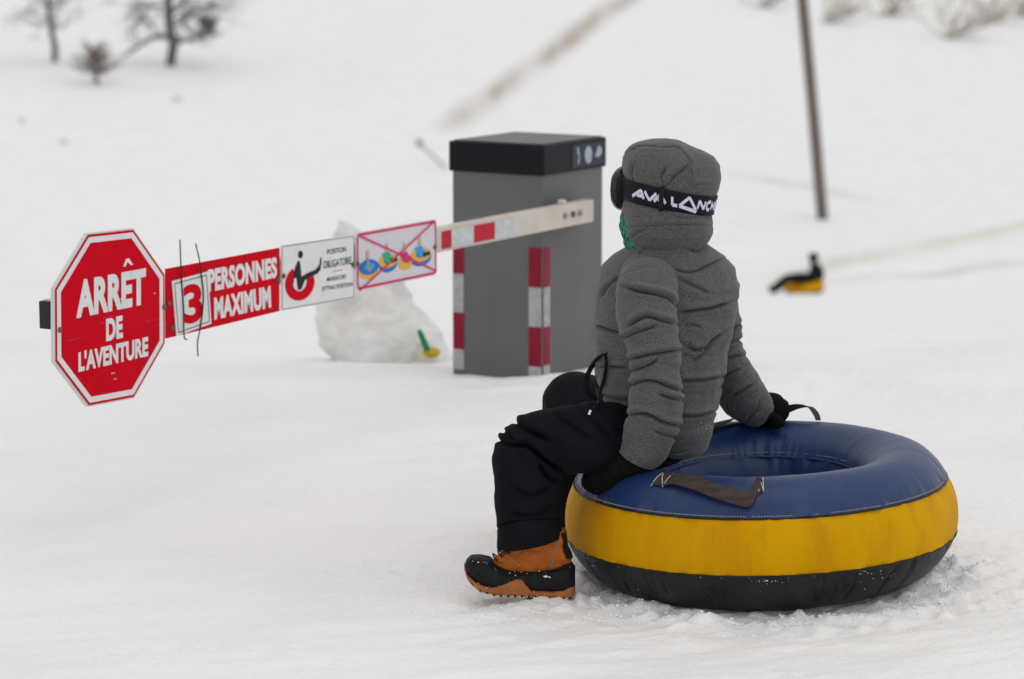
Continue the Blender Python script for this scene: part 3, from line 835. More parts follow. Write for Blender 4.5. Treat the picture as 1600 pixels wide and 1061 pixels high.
for a0, a1 in ((-132, -127.5), (-95, -93.5)):
    for (aa, ta), (ab, tb) in (((a0, .24), (a0, .42)), ((a1, .24), (a1, .42)), ((a0, .42), (a1, .25))):
        wire('anchor_thread', [tube_pt(aa, ta, .0062), tube_pt((aa + ab) / 2, (ta + tb) / 2, .0066), tube_pt(ab, tb, .0062)], .0013, MT['thread'], tube, sides=5)
# snow caught on the seam and the black base
rng = random.Random(11)
mb = MB()
prb = _sp(PROF_BASE, 200)
for k in range(420):
    a = rng.uniform(-178, 8)
    if rng.random() < .72:
        t = 1 - abs(rng.gauss(0, .035))
    else:
        t = rng.uniform(.55, 1)
    clump = math.sin(a * .19) + math.sin(a * .07 + 1)
    if clump < .45 and rng.random() < .93: continue
    r, z = prb[int(np.clip(t, 0, 1) * 199)]
    p = tube_place(np.array([(r + .001) * math.cos(R(a)), (r + .001) * math.sin(R(a)), z]), tube_base)
    lump(mb, p, rng.choice([.0008, .001, .001, .0014, .0018, .004 if rng.random() < .12 else .0012]), rng, .8)
tag(mb.build('snow_bits', MT['snow_bits'], tube, smooth=True), kind='stuff')

# ------------------------------------------------------------------ the child on the tube
seat = P(1040, 690, 7.2)
child = empty('person', (seat[0], seat[1], gz(seat[0], seat[1])), 'child in grey quilted jacket and black goggles sitting on the big tube', 'person', )
DT = 7.20
def tab(rows):
    rows = np.array(rows, float)
    return lambda y: [np.interp(y, rows[:, 0], rows[:, k]) for k in range(1, rows.shape[1])]
def smooth_tab(rows, it=40):
    rows = np.array(rows, float)
    ys = np.linspace(rows[0, 0], rows[-1, 0], 400)
    out = []
    for k in range(1, rows.shape[1]):
        v = np.interp(ys, rows[:, 0], rows[:, k])
        for _ in range(it * 3):
            v[1:-1] = .25 * v[:-2] + .5 * v[1:-1] + .25 * v[2:]
        out.append(v)
    return lambda y: [np.interp(y, ys, v) for v in out]

# body: one continuous skin, mostly inside the clothes
def skin_body(name, joints, bones, mat_, parent, root=0, sub=1, loc=None):
    me = bpy.data.meshes.new(name)
    lo = np.asarray(loc if loc is not None else ORIGIN[parent.name], float)
    me.from_pydata([tuple(np.array(j[0]) - lo) for j in joints], bones, [])
    o = bpy.data.objects.new(name, me); COL.objects.link(o)
    sk = o.modifiers.new('skin', 'SKIN')
    for i, j in enumerate(joints):
        r = j[1] if isinstance(j[1], tuple) else (j[1], j[1])
        me.skin_vertices[0].data[i].radius = r
    me.skin_vertices[0].data[root].use_root = True
    sk.use_smooth_shade = True
    ss = o.modifiers.new('subd', 'SUBSURF'); ss.levels = sub; ss.render_levels = sub
    me.materials.append(mat_)
    if parent: o.parent = parent; o.location = lo - ORIGIN[parent.name]
    else: o.location = lo
    ORIGIN[o.name] = lo
    return o
J = [(P(1040, 665, 7.2), .10), (P(1036, 560, 7.2), .10), (P(1040, 455, 7.2), .10), (P(1042, 395, 7.19), .045), (P(1036, 345, 7.18), .078), (P(1036, 295, 7.18), .095), (P(1040, 250, 7.18), .075),
     (P(1014, 440, 7.03), .05), (P(1026, 560, 6.97), .04), (P(985, 722, 6.99), .025), (P(940, 745, 7.02), .024), (P(922, 750, 7.03), .012),
     (P(1105, 450, 7.35), .05), (P(1128, 555, 7.45), .04), (P(1188, 645, 7.54), .025), (P(1214, 643, 7.56), .022), (P(1222, 650, 7.57), .012),
     (P(1010, 685, 7.1), .075), (P(835, 705, 6.98), .055), (P(830, 850, 6.98), .04), (P(835, 905, 6.98), .03), (P(760, 912, 6.97), .022),
     (P(1010, 670, 7.3), .075), (P(900, 622, 7.62), .055), (P(890, 770, 7.70), .04), (P(890, 838, 7.72), .03), (P(838, 842, 7.76), .022),
     (P(982, 330, 7.19), .022), (P(970, 333, 7.19), .015)]
BN = [(0, 1), (1, 2), (2, 3), (3, 4), (4, 5), (5, 6), (2, 7), (7, 8), (8, 9), (9, 10), (10, 11), (2, 12), (12, 13), (13, 14), (14, 15), (15, 16), (0, 17), (17, 18), (18, 19), (19, 20), (20, 21), (0, 22), (22, 23), (23, 24), (24, 25), (25, 26), (5, 27), (27, 28)]
skin_body('body', J, BN, MT['skin'], child)

# jacket torso
tor = smooth_tab([(378, 1043, 56, .094), (388, 1044, 70, .112), (400, 1044, 86, .132), (418, 1043, 103, .152), (445, 1043, 114, .165), (480, 1041, 114, .170), (520, 1036, 111, .172), (560, 1029, 108, .176), (600, 1030, 98, .172), (640, 1037, 84, .160), (675, 1044, 69, .150), (698, 1050, 57, .130), (707, 1054, 42, .09)], 5)
SEAMS = np.array([366, 432, 484, 540, 594, 649, 712.])
nu, nv = 420, 330
ys = np.linspace(379, 707, nv)
u = np.linspace(0, 2 * np.pi, nu, endpoint=False)
c, hw, hd = tor(ys)
cent = np.array([P(a, y, DT) for a, y in zip(c, ys)])
hwm = M(hw, DT)
dirx, diry = np.cos(u), np.sin(u)
TP = np.stack([cent[:, None, 0] + hwm[:, None] * dirx, cent[:, None, 1] + hd[:, None] * diry, np.repeat(cent[:, None, 2], nu, 1)], -1)
Q = ys[:, None] + 10 * np.sin(u)[None] * 0 + 13 * dirx[None] * sstep(395, 460, ys)[:, None] * -1 * (.55) + 5 * vnoise(TP * 9, 3)
def quilt(Q, seams, pts, A=.012, seed=1, pk=.0035):
    k = np.clip(np.searchsorted(seams, Q) - 1, 0, len(seams) - 2)
    t = np.clip((Q - seams[k]) / (seams[k + 1] - seams[k]), 0, 1)
    b = np.power(t, .62) * np.power(1 - t, .30) / .57          # filling sags towards the lower seam
    depth = .40 + .60 * sstep(-.35, .45, fbm(pts * 7, seed + 20, 2))
    dist = np.minimum(t, 1 - t)
    p = pk * fbm(pts * np.array([34, 34, 13]), seed, 2) * np.exp(-dist / .18)
    return A * depth * (b - .75) + p
def proj(p):
    d = p - CAMP
    f = d[..., 1] * CT - d[..., 2] * ST
    return 800 + FPX * d[..., 0] / f, 530.5 - FPX * (d[..., 1] * ST + d[..., 2] * CT) / f
def folds(pts, lst, mask=1.0):
    """grooves with a padded lip above them, each along a line on the side towards the camera"""
    X, Y = proj(pts)
    out = np.zeros(X.shape)
    for poly, depth, w in lst:
        w = w * .78; depth = depth * 1.2
        q, _ = catmull(np.c_[np.array(poly, float), np.zeros(len(poly))], 26)
        q = q[:, :2]
        best = np.full(X.shape, 1e9); sgn = np.zeros(X.shape); par = np.zeros(X.shape)
        for i in range(len(q)):
            dx, dy_ = X - q[i, 0], Y - q[i, 1]
            d2 = dx * dx + dy_ * dy_
            m = d2 < best
            best = np.where(m, d2, best)
            t = q[min(i + 1, 25)] - q[max(i - 1, 0)]
            t = t / np.linalg.norm(t)
            sd = (dx * t[1] - dy_ * t[0]) * (1 if t[0] >= 0 else -1)      # > 0 above the line
            sgn = np.where(m, sd, sgn); par = np.where(m, i / 25, par)
        d = np.sqrt(best)
        taper = np.clip(np.minimum(par, 1 - par) * 6, .25, 1)
        near = np.exp(-np.maximum(d - np.abs(sgn) - .5, 0) / 4.0)
        out += taper * near * depth * (-np.exp(-(sgn / w) ** 2) - .45 * np.exp(-(sgn / (.42 * w)) ** 2) + .55 * np.exp(-((sgn - 2.6 * w) / (2.0 * w)) ** 2) + .25 * np.exp(-((sgn + 2.4 * w) / (1.6 * w)) ** 2))
    return out * mask
F_SLEEVE = [
    ([(976, 449), (1001, 456), (1028, 461), (1045, 466), (1060, 477)], .015, 3.2),
    ([(983, 513), (997, 501), (1011, 495), (1031, 500), (1058, 506)], .012, 3.2),
    ([(967, 531), (990, 521), (1011, 514), (1030, 507)], .010, 3.2),
    ([(978, 563), (1011, 555), (1040, 550), (1070, 546)], .014, 3.2),
    ([(984, 581), (1013, 570), (1030, 558)], .010, 3.0),
    ([(978, 604), (1013, 594), (1043, 603), (1068, 613)], .013, 3.2),
    ([(1030, 616), (1049, 622), (1066, 626)], .012, 3.0),
    ([(978, 649), (1010, 646), (1037, 660), (1066, 667)], .013, 3.2),
    ([(1020, 672), (1040, 680), (1058, 684)], .006, 3.0),
]
F_TORSO = [
    ([(1050, 420), (1070, 427), (1089, 425), (1113, 414), (1134, 404)], .007, 3.2),
    ([(1060, 489), (1089, 485), (1113, 482), (1148, 472)], .012, 3.0),
    ([(1070, 541), (1088, 547), (1104, 543), (1115, 532), (1135, 518)], .011, 3.6),
    ([(1080, 566), (1096, 556), (1112, 540)], .007, 3.2),
    ([(1060, 595), (1097, 594), (1132, 589)], .012, 3.0),
    ([(1055, 650), (1091, 650), (1120, 643)], .011, 3.0),
    ([(1072, 393), (1090, 400), (1108, 388)], .010, 4.5),
    ([(1062, 437), (1085, 448), (1112, 460)], .005, 4.0),
    ([(926, 508), (945, 514), (970, 521)], .009, 3.0),
    ([(930, 573), (950, 573), (984, 574)], .009, 3.0),
    ([(934, 466), (950, 446), (968, 432)], .006, 3.0),
    ([(938, 616), (956, 622), (985, 626)], .008, 3.0),
    ([(995, 405), (1001, 399), (1008, 392)], .004, 1.8),
    ([(1066, 510), (1080, 508), (1098, 512)], .005, 3.0),
]
F_FAR = [
    ([(1126, 524), (1140, 516), (1158, 506)], .010, 3.0), ([(1122, 560), (1140, 560), (1165, 556)], .012, 3.2),
    ([(1128, 538), (1146, 534), (1164, 530)], .009, 3.0), ([(1124, 590), (1140, 584), (1160, 574)], .009, 3.0),
    ([(1140, 622), (1154, 615), (1176, 600)], .010, 3.0), ([(1164, 660), (1182, 640), (1188, 622)], .005, 2.4),
]
F_HOOD = [
    ([(983, 240), (999, 231), (1020, 231), (1034, 233)], .0045, 1.7), ([(1034, 233), (1057, 232), (1069, 242), (1079, 256)], .0045, 1.7),
    ([(1077, 256), (1077.5, 270), (1077, 291)], .003, 1.5), ([(1079, 289), (1095, 287), (1113, 288)], .003, 1.6),
    ([(1038, 288), (1036, 274), (1042, 260)], .008, 3.2), ([(1043, 289), (1050, 278), (1062, 268), (1077, 256)], .009, 3.4),
    ([(1050, 336), (1066, 341), (1080, 340)], .005, 2.6), ([(986, 354), (1025, 351), (1076, 350), (1104, 353)], .006, 2.2),
    ([(985, 372), (1000, 362), (1015, 356)], .005, 2.6), ([(992, 290), (990, 270), (996, 255)], .004, 3.0),
]
F_LEG = [
    ([(766, 683), (799, 694), (825, 697), (850, 718), (880, 738)], .014, 4.0), ([(795, 652), (825, 671), (862, 690)], .011, 4.5),
    ([(775, 668), (790, 676), (806, 690)], .008, 3.0), ([(860, 640), (895, 668), (930, 690)], .006, 5.0), ([(900, 632), (925, 655), (960, 690)], .006, 5.0),
    ([(800, 760), (830, 775), (868, 760)], .006, 5.0), ([(790, 800), (830, 806), (872, 790)], .006, 5.0), ([(770, 822), (816, 813), (886, 811)], .005, 1.8),
    ([(840, 720), (856, 745), (880, 755)], .010, 4.0),
]
def wrinkles(pts, seed, A=.006, f=9, stretch=(1, 1, 1.6), width=.11):
    q = pts * f * np.array(stretch)
    mask = sstep(-.15, .45, fbm(pts * 6, seed + 3, 2))
    return -A * crease(q, seed, width) * mask + .5 * A * fbm(q * .8, seed + 5, 2)
D_ = quilt(Q, SEAMS, TP, .004, 5, .003) * np.where(diry > 0, 2.2, 1)[None] + .007 * fbm(TP * 6, 63, 2) + .0025 * fbm(TP * np.array([14, 14, 34]), 64, 2) + folds(TP, F_TORSO, (diry < .25)[None])
nrm = np.stack([dirx[None] * hd[:, None], diry[None] * hwm[:, None], np.zeros((nv, nu))], -1)
nrm /= np.linalg.norm(nrm, axis=2)[..., None]
fade = sstep(379, 392, ys)[:, None]
TP = TP + nrm * (D_ * (.3 + .7 * fade))[..., None]
TP[..., 2] += (1 - sstep(379, 415, ys))[:, None] * .016 * np.maximum(-diry, 0)[None]
jacket = gridobj('jacket', TP, MT['heather'], child)

# sleeves
def sleeve(ctrl, seam_n, seed, fl, sgn_, nuu=240, nvv=320, A=.004):
    c = np.array([list(P(r[0], r[1], r[2])) for r in ctrl])
    L_ = np.sum(np.linalg.norm(np.diff(c, axis=0), axis=1))
    rg = random.Random(seed)
    seams = np.array([L_ * (k + rg.uniform(-.16, .16)) / seam_n for k in range(-1, seam_n + 2)]) + L_ * .28 / seam_n
    def d(pts, u, s):
        Q = s + .012 * np.sin(u + 2.2 * np.sin(s * 14 + seed)) + .016 * vnoise(pts * 9, seed)
        w = sstep(0, .05, s)
        bend = sstep(L_ * .25, L_ * .42, s) * (1 - sstep(L_ * .62, L_ * .85, s))
        return w * (quilt(Q, seams, pts, A, seed + 1, .002) + .0065 * fbm(pts * np.array([7, 7, 9]), seed + 9, 2) + .0025 * fbm(pts * np.array([14, 14, 34]), seed + 4, 2) + folds(pts, fl, (np.sin(u) * sgn_ > -.35)))
    return loft('sleeve', ctrl, MT['heather'], jacket, nuu, nvv, disp=d)
near_sleeve = sleeve([(1010, 413, 7.135, 18, 12), (1008, 421, 7.11, 34, 24), (1011, 439, 7.07, 45, 36), (1013, 464, 7.03, 47, 43), (1015, 495, 7.0, 46, 46), (1022, 540, 6.975, 42, 44), (1025, 595, 6.965, 40, 42), (1021, 645, 6.965, 41, 42), (1008, 690, 6.975, 38, 38), (995, 713, 6.985, 33, 33)], 6, 71, F_SLEEVE, 0)
far_sleeve = sleeve([(1098, 425, 7.30, 20, 20), (1108, 440, 7.34, 34, 36), (1118, 470, 7.37, 38, 40), (1123, 510, 7.41, 37, 40), (1128, 550, 7.45, 36, 40), (1141, 588, 7.48, 38, 40), (1163, 622, 7.51, 36, 36), (1188, 645, 7.535, 28, 28)], 5, 83, F_FAR, 0)

# mittens
def mit_disp(seed):
    def d(pts, u, s):
        return -.004 * np.exp(-((s % .030) - .015) ** 2 / .00002) * (s > .02) + .0035 * fbm(pts * 24, seed, 2)
    return d
loft('mitten', [(1012, 706, 6.98, 27, 27), (992, 717, 6.985, 29, 28), (965, 731, 6.995, 27, 25), (942, 744, 7.005, 28, 24), (924, 752, 7.015, 22, 20), (911, 757, 7.02, 9, 9), (908, 758, 7.02, 1, 1)], MT['knit'], child, 96, 120, disp=mit_disp(4))
loft('mitten_thumb', [(962, 722, 7.03, 13, 13), (944, 722, 7.07, 13, 12), (928, 728, 7.10, 11, 10), (920, 733, 7.115, 3, 3)], MT['knit'], child, 40, 40)
loft('mitten', [(1178, 641, 7.53, 25, 25), (1195, 641, 7.545, 27, 26), (1210, 641, 7.555, 27, 25), (1222, 645, 7.565, 20, 20), (1231, 649, 7.57, 7, 7), (1233, 650, 7.57, 1, 1)], MT['knit'], child, 96, 100, disp=mit_disp(6))
loft('mitten_thumb', [(1205, 655, 7.50, 12, 11), (1216, 660, 7.485, 11, 10), (1226, 663, 7.48, 3, 3)], MT['knit'], child, 40, 30)

# trousers
def leg_disp(seed):
    def d(pts, u, s):
        return .009 * fbm(pts * 5.5, seed, 2) + .003 * fbm(pts * np.array([12, 12, 20]), seed + 8, 2) + (folds(pts, F_LEG, pts[..., 1] < 7.08) if seed == 91 else 0)
    return d
_tp = loft_pts([(1055, 690, 7.19, 34, 34), (1015, 686, 7.14, 50, 48), (950, 684, 7.06, 56, 58), (892, 687, 7.0, 54, 56), (850, 694, 6.98, 57, 55), (829, 715, 6.97, 61, 55), (826, 745, 6.97, 57, 54), (827, 785, 6.97, 56, 53), (828, 822, 6.97, 54, 52), (828, 846, 6.97, 53, 51)], 200, 300, disp=leg_disp(91))
_tz0 = P(828, 800, 6.97)[2]
_tp[..., 2] += (_tp[..., 0] - P(828, 846, 6.97)[0]) * .20 * sstep(0, .07, _tz0 - _tp[..., 2]) * (_tp[..., 1] < 7.08) * (np.arange(300)[:, None] > 200)
trousers = gridobj('trousers', _tp, MT['black_fabric'], child)
loft('trouser_leg', [(1040, 680, 7.25, 48, 50), (980, 662, 7.38, 52, 56), (925, 635, 7.52, 50, 54), (893, 624, 7.61, 45, 50), (886, 650, 7.66, 42, 50), (888, 710, 7.68, 44, 48), (889, 790, 7.70, 44, 46), (889, 815, 7.70, 43, 45)], MT['black_fabric'], trousers, 160, 220, disp=leg_disp(97))
# seat of the trousers
loft('trouser_seat', [(985, 672, 7.2, 12, 40), (1005, 676, 7.2, 30, 66), (1040, 680, 7.2, 34, 74), (1066, 682, 7.2, 26, 66), (1080, 682, 7.2, 8, 40)], MT['black_fabric'], trousers, 80, 60)
# boots
def boot(dx, dpos, parent):
    D0 = 6.97
    org = P(812, 927, D0)
    k = D0 / (FPX * .977)
    def B(px, up, side):             # px along the photo's x, up in px above the sole, side in px towards the camera
        x = (px - 812) * k; z = up * k; y = -side * k
        t = R(3.0)
        x2 = x * math.cos(t) - z * math.sin(t) * 0; z2 = z - (x) * math.sin(t)
        return org + np.array([x2 + dx[0], y + dx[1], z2 + dx[2]])
    b = empty('boot_group', tuple(org + np.array(dx)))
    COL.objects.unlink(b); bpy.data.objects.remove(b)
    st = np.r_[np.linspace(725, 741, 16)[:-1], np.linspace(741, 885, 56)[:-1], np.linspace(885, 899, 14)]
    width = np.interp(st, [725, 728, 734, 745, 770, 800, 830, 860, 885, 893, 897, 899], [3, 14, 22, 28, 32, 29, 26, 27, 26, 21, 14, 4])
    def ringset(bot, top, wadd, pw):
        rows = []
        a = np.linspace(0, 2 * np.pi, 56, endpoint=False)
        for x, w in zip(st, width):
            z0, z1 = bot(x), top(x)
            zc, hz = (z0 + z1) / 2, (z1 - z0) / 2
            rows.append([B(x, zc + hz * np.sign(math.sin(t)) * abs(math.sin(t)) ** pw, (w + wadd) * np.sign(math.cos(t)) * abs(math.cos(t)) ** .55) for t in a])
        return np.array(rows)
    sole_top = lambda x: np.interp(x, [725, 730, 745, 762, 775, 788, 800, 807, 816, 823, 830, 860, 880, 892, 899], [44, 30, 19, 14, 16, 22, 28, 31, 31, 19, 11, 11, 14, 20, 19])
    sole_bot = lambda x: np.interp(x, [725, 732, 748, 775, 800, 860, 890, 899], [33, 18, 6, 0, 0, 0, 0, 3]) + 1.6 * (math.sin(x * 1.1) > .2)
    sole = gridobj('boot_sole', ringset(sole_bot, sole_top, 2.2, .25), MT['gum'], parent)
    sh_top = lambda x: np.interp(x, [725, 729, 736, 750, 766, 773, 790, 819, 845, 859, 891, 899], [40, 50, 56, 57, 54, 47, 41, 41, 46, 49, 57, 48])
    shell = gridobj('boot_shell', ringset(lambda x: sole_bot(x) + 5, sh_top, 0, .75), MT['shell'], parent)
    for sd in (18, 8, -4, -16):
        wire('toe_rib', [B(741, 52 - abs(sd) * .5, sd * .9), B(752, 57.3 - abs(sd) * .42, sd * .95), B(764, 56.3 - abs(sd) * .42, sd)], .0024, MT['shell'], shell, sides=6)
    wire('shell_rim', [B(x, float(sh_top(x)) - (8 if x < 780 else 4), float(np.interp(x, st, width)) * (.80 if x < 780 else .93) + .4) for x in np.linspace(766, 890, 22)], .0024, MT['shell'], shell, sides=6)
    # leather upper
    rows = []
    a = np.linspace(0, 2 * np.pi, 90, endpoint=False)
    for up in np.linspace(30, 104, 46):
        x0 = np.interp(up, [30, 42, 50, 56, 62, 70, 80, 90, 104], [778, 771, 770, 772, 780, 792, 804, 811, 812])
        x1 = np.interp(up, [30, 50, 62, 72, 80, 104], [891, 893, 893, 889, 886, 884])
        w = np.interp(up, [30, 46, 56, 70, 104], [18, 22, 24, 25, 27])
        cxx, hx = (x0 + x1) / 2, (x1 - x0) / 2
        row = []
        for t in a:
            ct, s_t = math.cos(t), math.sin(t)
            taper = 1 - .38 * max(0, -ct) ** 1.5 * np.interp(up, [30, 75], [1, .2])
            row.append(B(cxx + hx * np.sign(ct) * abs(ct) ** .8, up, w * taper * np.sign(s_t) * abs(s_t) ** .75))
        rows.append(row)
    up_ = np.array(rows)
    cen = up_.mean(1, keepdims=True)
    rad = up_ - cen; rad /= np.linalg.norm(rad, axis=2)[..., None] + 1e-9
    up_ = up_ + rad * (-.004 * crease(up_ * np.array([22, 22, 30]), 17, .12) + .003 * fbm(up_ * 30, 19, 2))[..., None]
    upper = gridobj('boot_upper', up_, MT['leather'], parent)
    # dark heel panel, welt line and laces
    sel = [i for i, t in enumerate(a) if math.cos(t) > .72]
    sel = sorted(sel, key=lambda i: (a[i] + math.pi) % (2 * math.pi))
    gridobj('heel_panel', (up_ + rad * .0022)[20:, sel], MT['shell'], upper, closed=False, solid=.002)
    for t0 in (.42 * math.pi * 2,):
        pass
    crest = []
    for up in (56, 62, 69, 76, 83):
        x0 = np.interp(up, [56, 62, 70, 80, 90], [772, 780, 792, 804, 811])
        wire('lace', [B(x0 + 5, up - 2, 15), B(x0 - 1, up + 3, 8), B(x0 - 2, up + 5, 0), B(x0 - 1, up + 3, -8), B(x0 + 5, up - 2, -15)], .0021, MT['sign_ink'], upper, sides=6)
    wire('lace', [B(788, 70, 12), B(782, 78, 13), B(778, 74, 15), B(785, 68, 14), B(790, 72, 12)], .0019, MT['sign_ink'], upper, sides=6)
    for a_, b_ in (((868, 92), (858, 51)), ((871, 92), (861, 51)), ((790, 66), (812, 50)), ((812, 84), (832, 60)), ((832, 60), (836, 48))):
        wire('stitch_line', [B(a_[0] + (b_[0] - a_[0]) * t, a_[1] + (b_[1] - a_[1]) * t, 24.9 if t < .9 else 24.4) for t in (0, .5, 1)], .0008, MT['dark_thread'], upper, sides=5)
    for x in np.linspace(738, 890, 15):
        w = float(np.interp(x, st, width)) + 2.4
        mbt = MB(); z0 = float(np.interp(x, [732, 748, 775], [18, 6, 0])) + .8
        mbt.box(B(x, z0, w - 3), B(x + 3.2, z0, w - 3) - B(x, z0, w - 3), B(x, z0, w + .3) - B(x, z0, w - 3), B(x, z0 + 3.2, w - 3) - B(x, z0, w - 3))
        mbt.build('tread_shade_block', MT['shell'], sole)  # dark blocks put in for the shade of the tread's notches
    rr = random.Random(5)
    mb = MB()
    for i in range(46):
        x = rr.uniform(735, 897)
        w = float(np.interp(x, st, width))
        up = rr.choice([float(sole_top(x)) + rr.uniform(-1, 2), float(sole_bot(x)) + rr.uniform(0, 5), float(sh_top(x)) - rr.uniform(0, 6)])
        lump(mb, B(x, up, w + 1.6), rr.choice([.0007, .001, .0012, .002]), rr)
    lump(mb, B(853, 36, 28), .007, rr, .4); lump(mb, B(858, 35, 28), .005, rr, .4)
    tag(mb.build('snow_bits', MT['snow_bits'], parent, smooth=True), kind='stuff')
boot((0, 0, 0), None, child)
rb = P(876, 905, 7.75)
rz_ = gz(rb[0], 7.75) - P(812, 931, 6.97)[2]
boot((rb[0] - P(812, 931, 6.97)[0], 7.75 - 6.97, rz_), None, child)

# hood
hood_t = smooth_tab([(219, 1040, 4, .006), (220.5, 1038, 22, .04), (224, 1034, 33, .060), (231, 1035, 46, .080), (238, 1040, 58, .094), (246, 1045, 66, .105), (259, 1048.5, 71.5, .113), (278, 1049, 72, .116), (300, 1047, 70.5, .116), (325, 1045, 66.5, .112), (350, 1043.5, 64, .108), (364, 1043.5, 65, .109), (374, 1043, 62.5, .100), (386, 1042, 56, .084), (405, 1042, 48, .075)], 1)
DH = 7.18
YAW = R(180 - 34)               # where the face looks: left and away
def hood_pt(th, y, off=0.0):
    c, hw, hd = hood_t(y)
    p = P(float(c), float(y), DH)
    x, yy = M(float(hw), DH) * math.cos(th), float(hd) * math.sin(th)
    n = np.array([math.cos(th) * float(hd), math.sin(th) * M(float(hw), DH), 0]); n /= np.linalg.norm(n)
    return p + np.array([x, yy, 0]) + n * off
def strap_y(th):                # centre line of the goggle strap round the hood
    return 306.5 + 13.5 * math.cos(th)
nu, nv = 300, 220
ys = 219 + (405 - 219) * np.linspace(0, 1, nv) ** 1.25
HP = np.zeros((nv, nu, 3)); HN = np.zeros((nv, nu, 3)); TH = np.zeros((nv, nu))
for i, y in enumerate(ys):
    t0 = R(36) * float(sstep(243, 268, y))
    th = YAW + t0 + (2 * np.pi - 2 * t0) * np.linspace(0, 1, nu)
    c, hw, hd = (float(v) for v in hood_t(y))
    p = P(c, y, DH)
    hx = M(hw, DH)
    HP[i] = np.stack([p[0] + hx * np.cos(th), p[1] + hd * np.sin(th), np.full(nu, p[2])], -1)
    n = np.stack([np.cos(th) * hd, np.sin(th) * hx, 0 * th + .4 * max(0, (262 - y) / 43) * hx], -1)
    HN[i] = n / np.linalg.norm(n, axis=1)[:, None]
    TH[i] = th
YS = ys[:, None] + 0 * TH
SY = 306.5 + 13.5 * np.cos(TH)
dy = YS - SY
dsp = -.0045 * np.exp(-(dy / 19) ** 4)                                   # pinched in under the strap
dsp += .0045 * (np.exp(-((dy + 42) / 22) ** 2) + np.exp(-((dy - 36) / 16) ** 2))
# folds fanning out of the strap's clip, panel seams, soft creases
tc = TH - (math.pi * 2 - R(103))
tc = (tc + math.pi) % (2 * math.pi) - math.pi
dsp += .004 * fbm(HP * 9, 133, 2) + .0015 * fbm(HP * 26, 135, 2) + folds(HP, F_HOOD, (np.sin(TH) < .2))
HP = HP + HN * dsp[..., None]
hood = gridobj('hood', HP, MT['heather'], jacket, closed=False, solid=.008)
# goggles
gog = empty('goggles_root', tuple(hood_pt(YAW, 297)))
bpy.data.objects.remove(gog)
hc = P(1047, 297, DH)
def gog_pt(a, z, r): return hc + np.array([r * math.cos(YAW + a), r * .97 * math.sin(YAW + a), z])
def gog_shell(r_in, r_out, half, hz, n=48, m=20):
    rows = []
    for v in np.linspace(-1, 1, n):
        a = half * v
        h = hz * (1 - abs(v) ** 3.2) ** .5 + .004
        ring = []
        for t in np.linspace(0, 2 * np.pi, m, endpoint=False):
            ct, s_t = math.cos(t), math.sin(t)
            rr = (r_in + r_out) / 2 + (r_out - r_in) / 2 * np.sign(ct) * abs(ct) ** .4
            if r_out > .14: rr -= .016 * (abs(s_t) ** .4) ** 4 * (h / hz)
            ring.append(gog_pt(a, h * np.sign(s_t) * abs(s_t) ** .4, rr))
        rows.append(ring)
    return np.array(rows)
goggles = gridobj('goggles', gog_shell(.102, .138, R(41), .050), MT['goggle'], child)
gridobj('lens', gog_shell(.132, .152, R(39), .054), MT['lens'], goggles)
# elastic strap
th0, th1 = YAW + R(34), YAW + 2 * math.pi - R(34)
ths = np.linspace(th0, th1, 160)
rows = []
for t in ths:
    hh = 15.5 - 1.0 * math.cos(t)
    rows.append([hood_pt(t, strap_y(t) + hh * k, .0075 - .0015 * k * k) for k in np.linspace(-1, 1, 9)])
strap = gridobj('strap', np.array(rows), MT['elastic'], goggles, closed=False, solid=.0025)
def on_strap(s, v, off=.0102):   # s 0..1 along the lettering, v -1..1 across
    th = R(-146) + R(146 - 12) * s
    return hood_pt(th, strap_y(th) - 13.5 * v, off - .0012 * v * v)
def strap_poly(polys, nm='lettering'):
    vs, fs = [], []
    for poly in polys:
        b = len(vs)
        vs += [on_strap(*p) for p in poly]; fs.append(tuple(range(b, b + len(poly))))
    o = mk(nm, vs, fs, MT['lettering'], goggles, smooth=False)
    return o
def strokes(segs, w, hgt=1.0):
    """letter from thick line segments in (s, v); widths given in s and v"""
    polys = []
    for (a, b) in segs:
        a, b = np.array(a), np.array(b)
        n = 6
        d = (b - a) * np.array([1, .052]); L2 = np.linalg.norm(d)
        nx, nz = -d[1] / L2 * w, d[0] / L2 * w / .052
        for i in range(n):
            p, q_ = a + (b - a) * i / n, a + (b - a) * (i + 1) / n
            polys.append([(p[0] - nx, p[1] - nz), (q_[0] - nx, q_[1] - nz), (q_[0] + nx, q_[1] + nz), (p[0] + nx, p[1] + nz)])
    return polys
LW = .0104
T_, B_ = .50, -.42
LET = [
    [((.030, B_), (.130, T_)), ((.130, T_), (.160, B_)), ((.085, -.14), (.145, -.14))],
    [((.165, T_), (.215, B_)), ((.215, B_), (.275, T_))],
    [((.255, B_), (.315, T_)), ((.315, T_), (.360, B_)), ((.290, -.14), (.345, -.14))],
    [((.412, T_), (.418, B_)), ((.418, B_), (.462, B_))],
    [((.480, B_ + .02), (.565, .72)), ((.565, .72), (.655, -.78)), ((.655, -.78), (.480, B_ + .02))],
    [((.660, B_), (.672, T_)), ((.672, T_), (.735, B_)), ((.735, B_), (.748, T_))],
    [((.825, T_ - .05), (.795, T_ - .02)), ((.795, T_ - .02), (.770, .2)), ((.770, .2), (.768, -.1)), ((.768, -.1), (.785, B_)), ((.785, B_), (.820, B_))],
    [((.850, T_), (.845, B_)), ((.905, T_), (.900, B_)), ((.850, .04), (.905, .04))],
    [((.935, T_), (.930, B_)), ((.935, T_), (.985, T_)), ((.932, .04), (.980, .04)), ((.930, B_), (.980, B_))],
]
for L_ in LET:
    strap_poly(strokes(L_, LW), 'lettering')
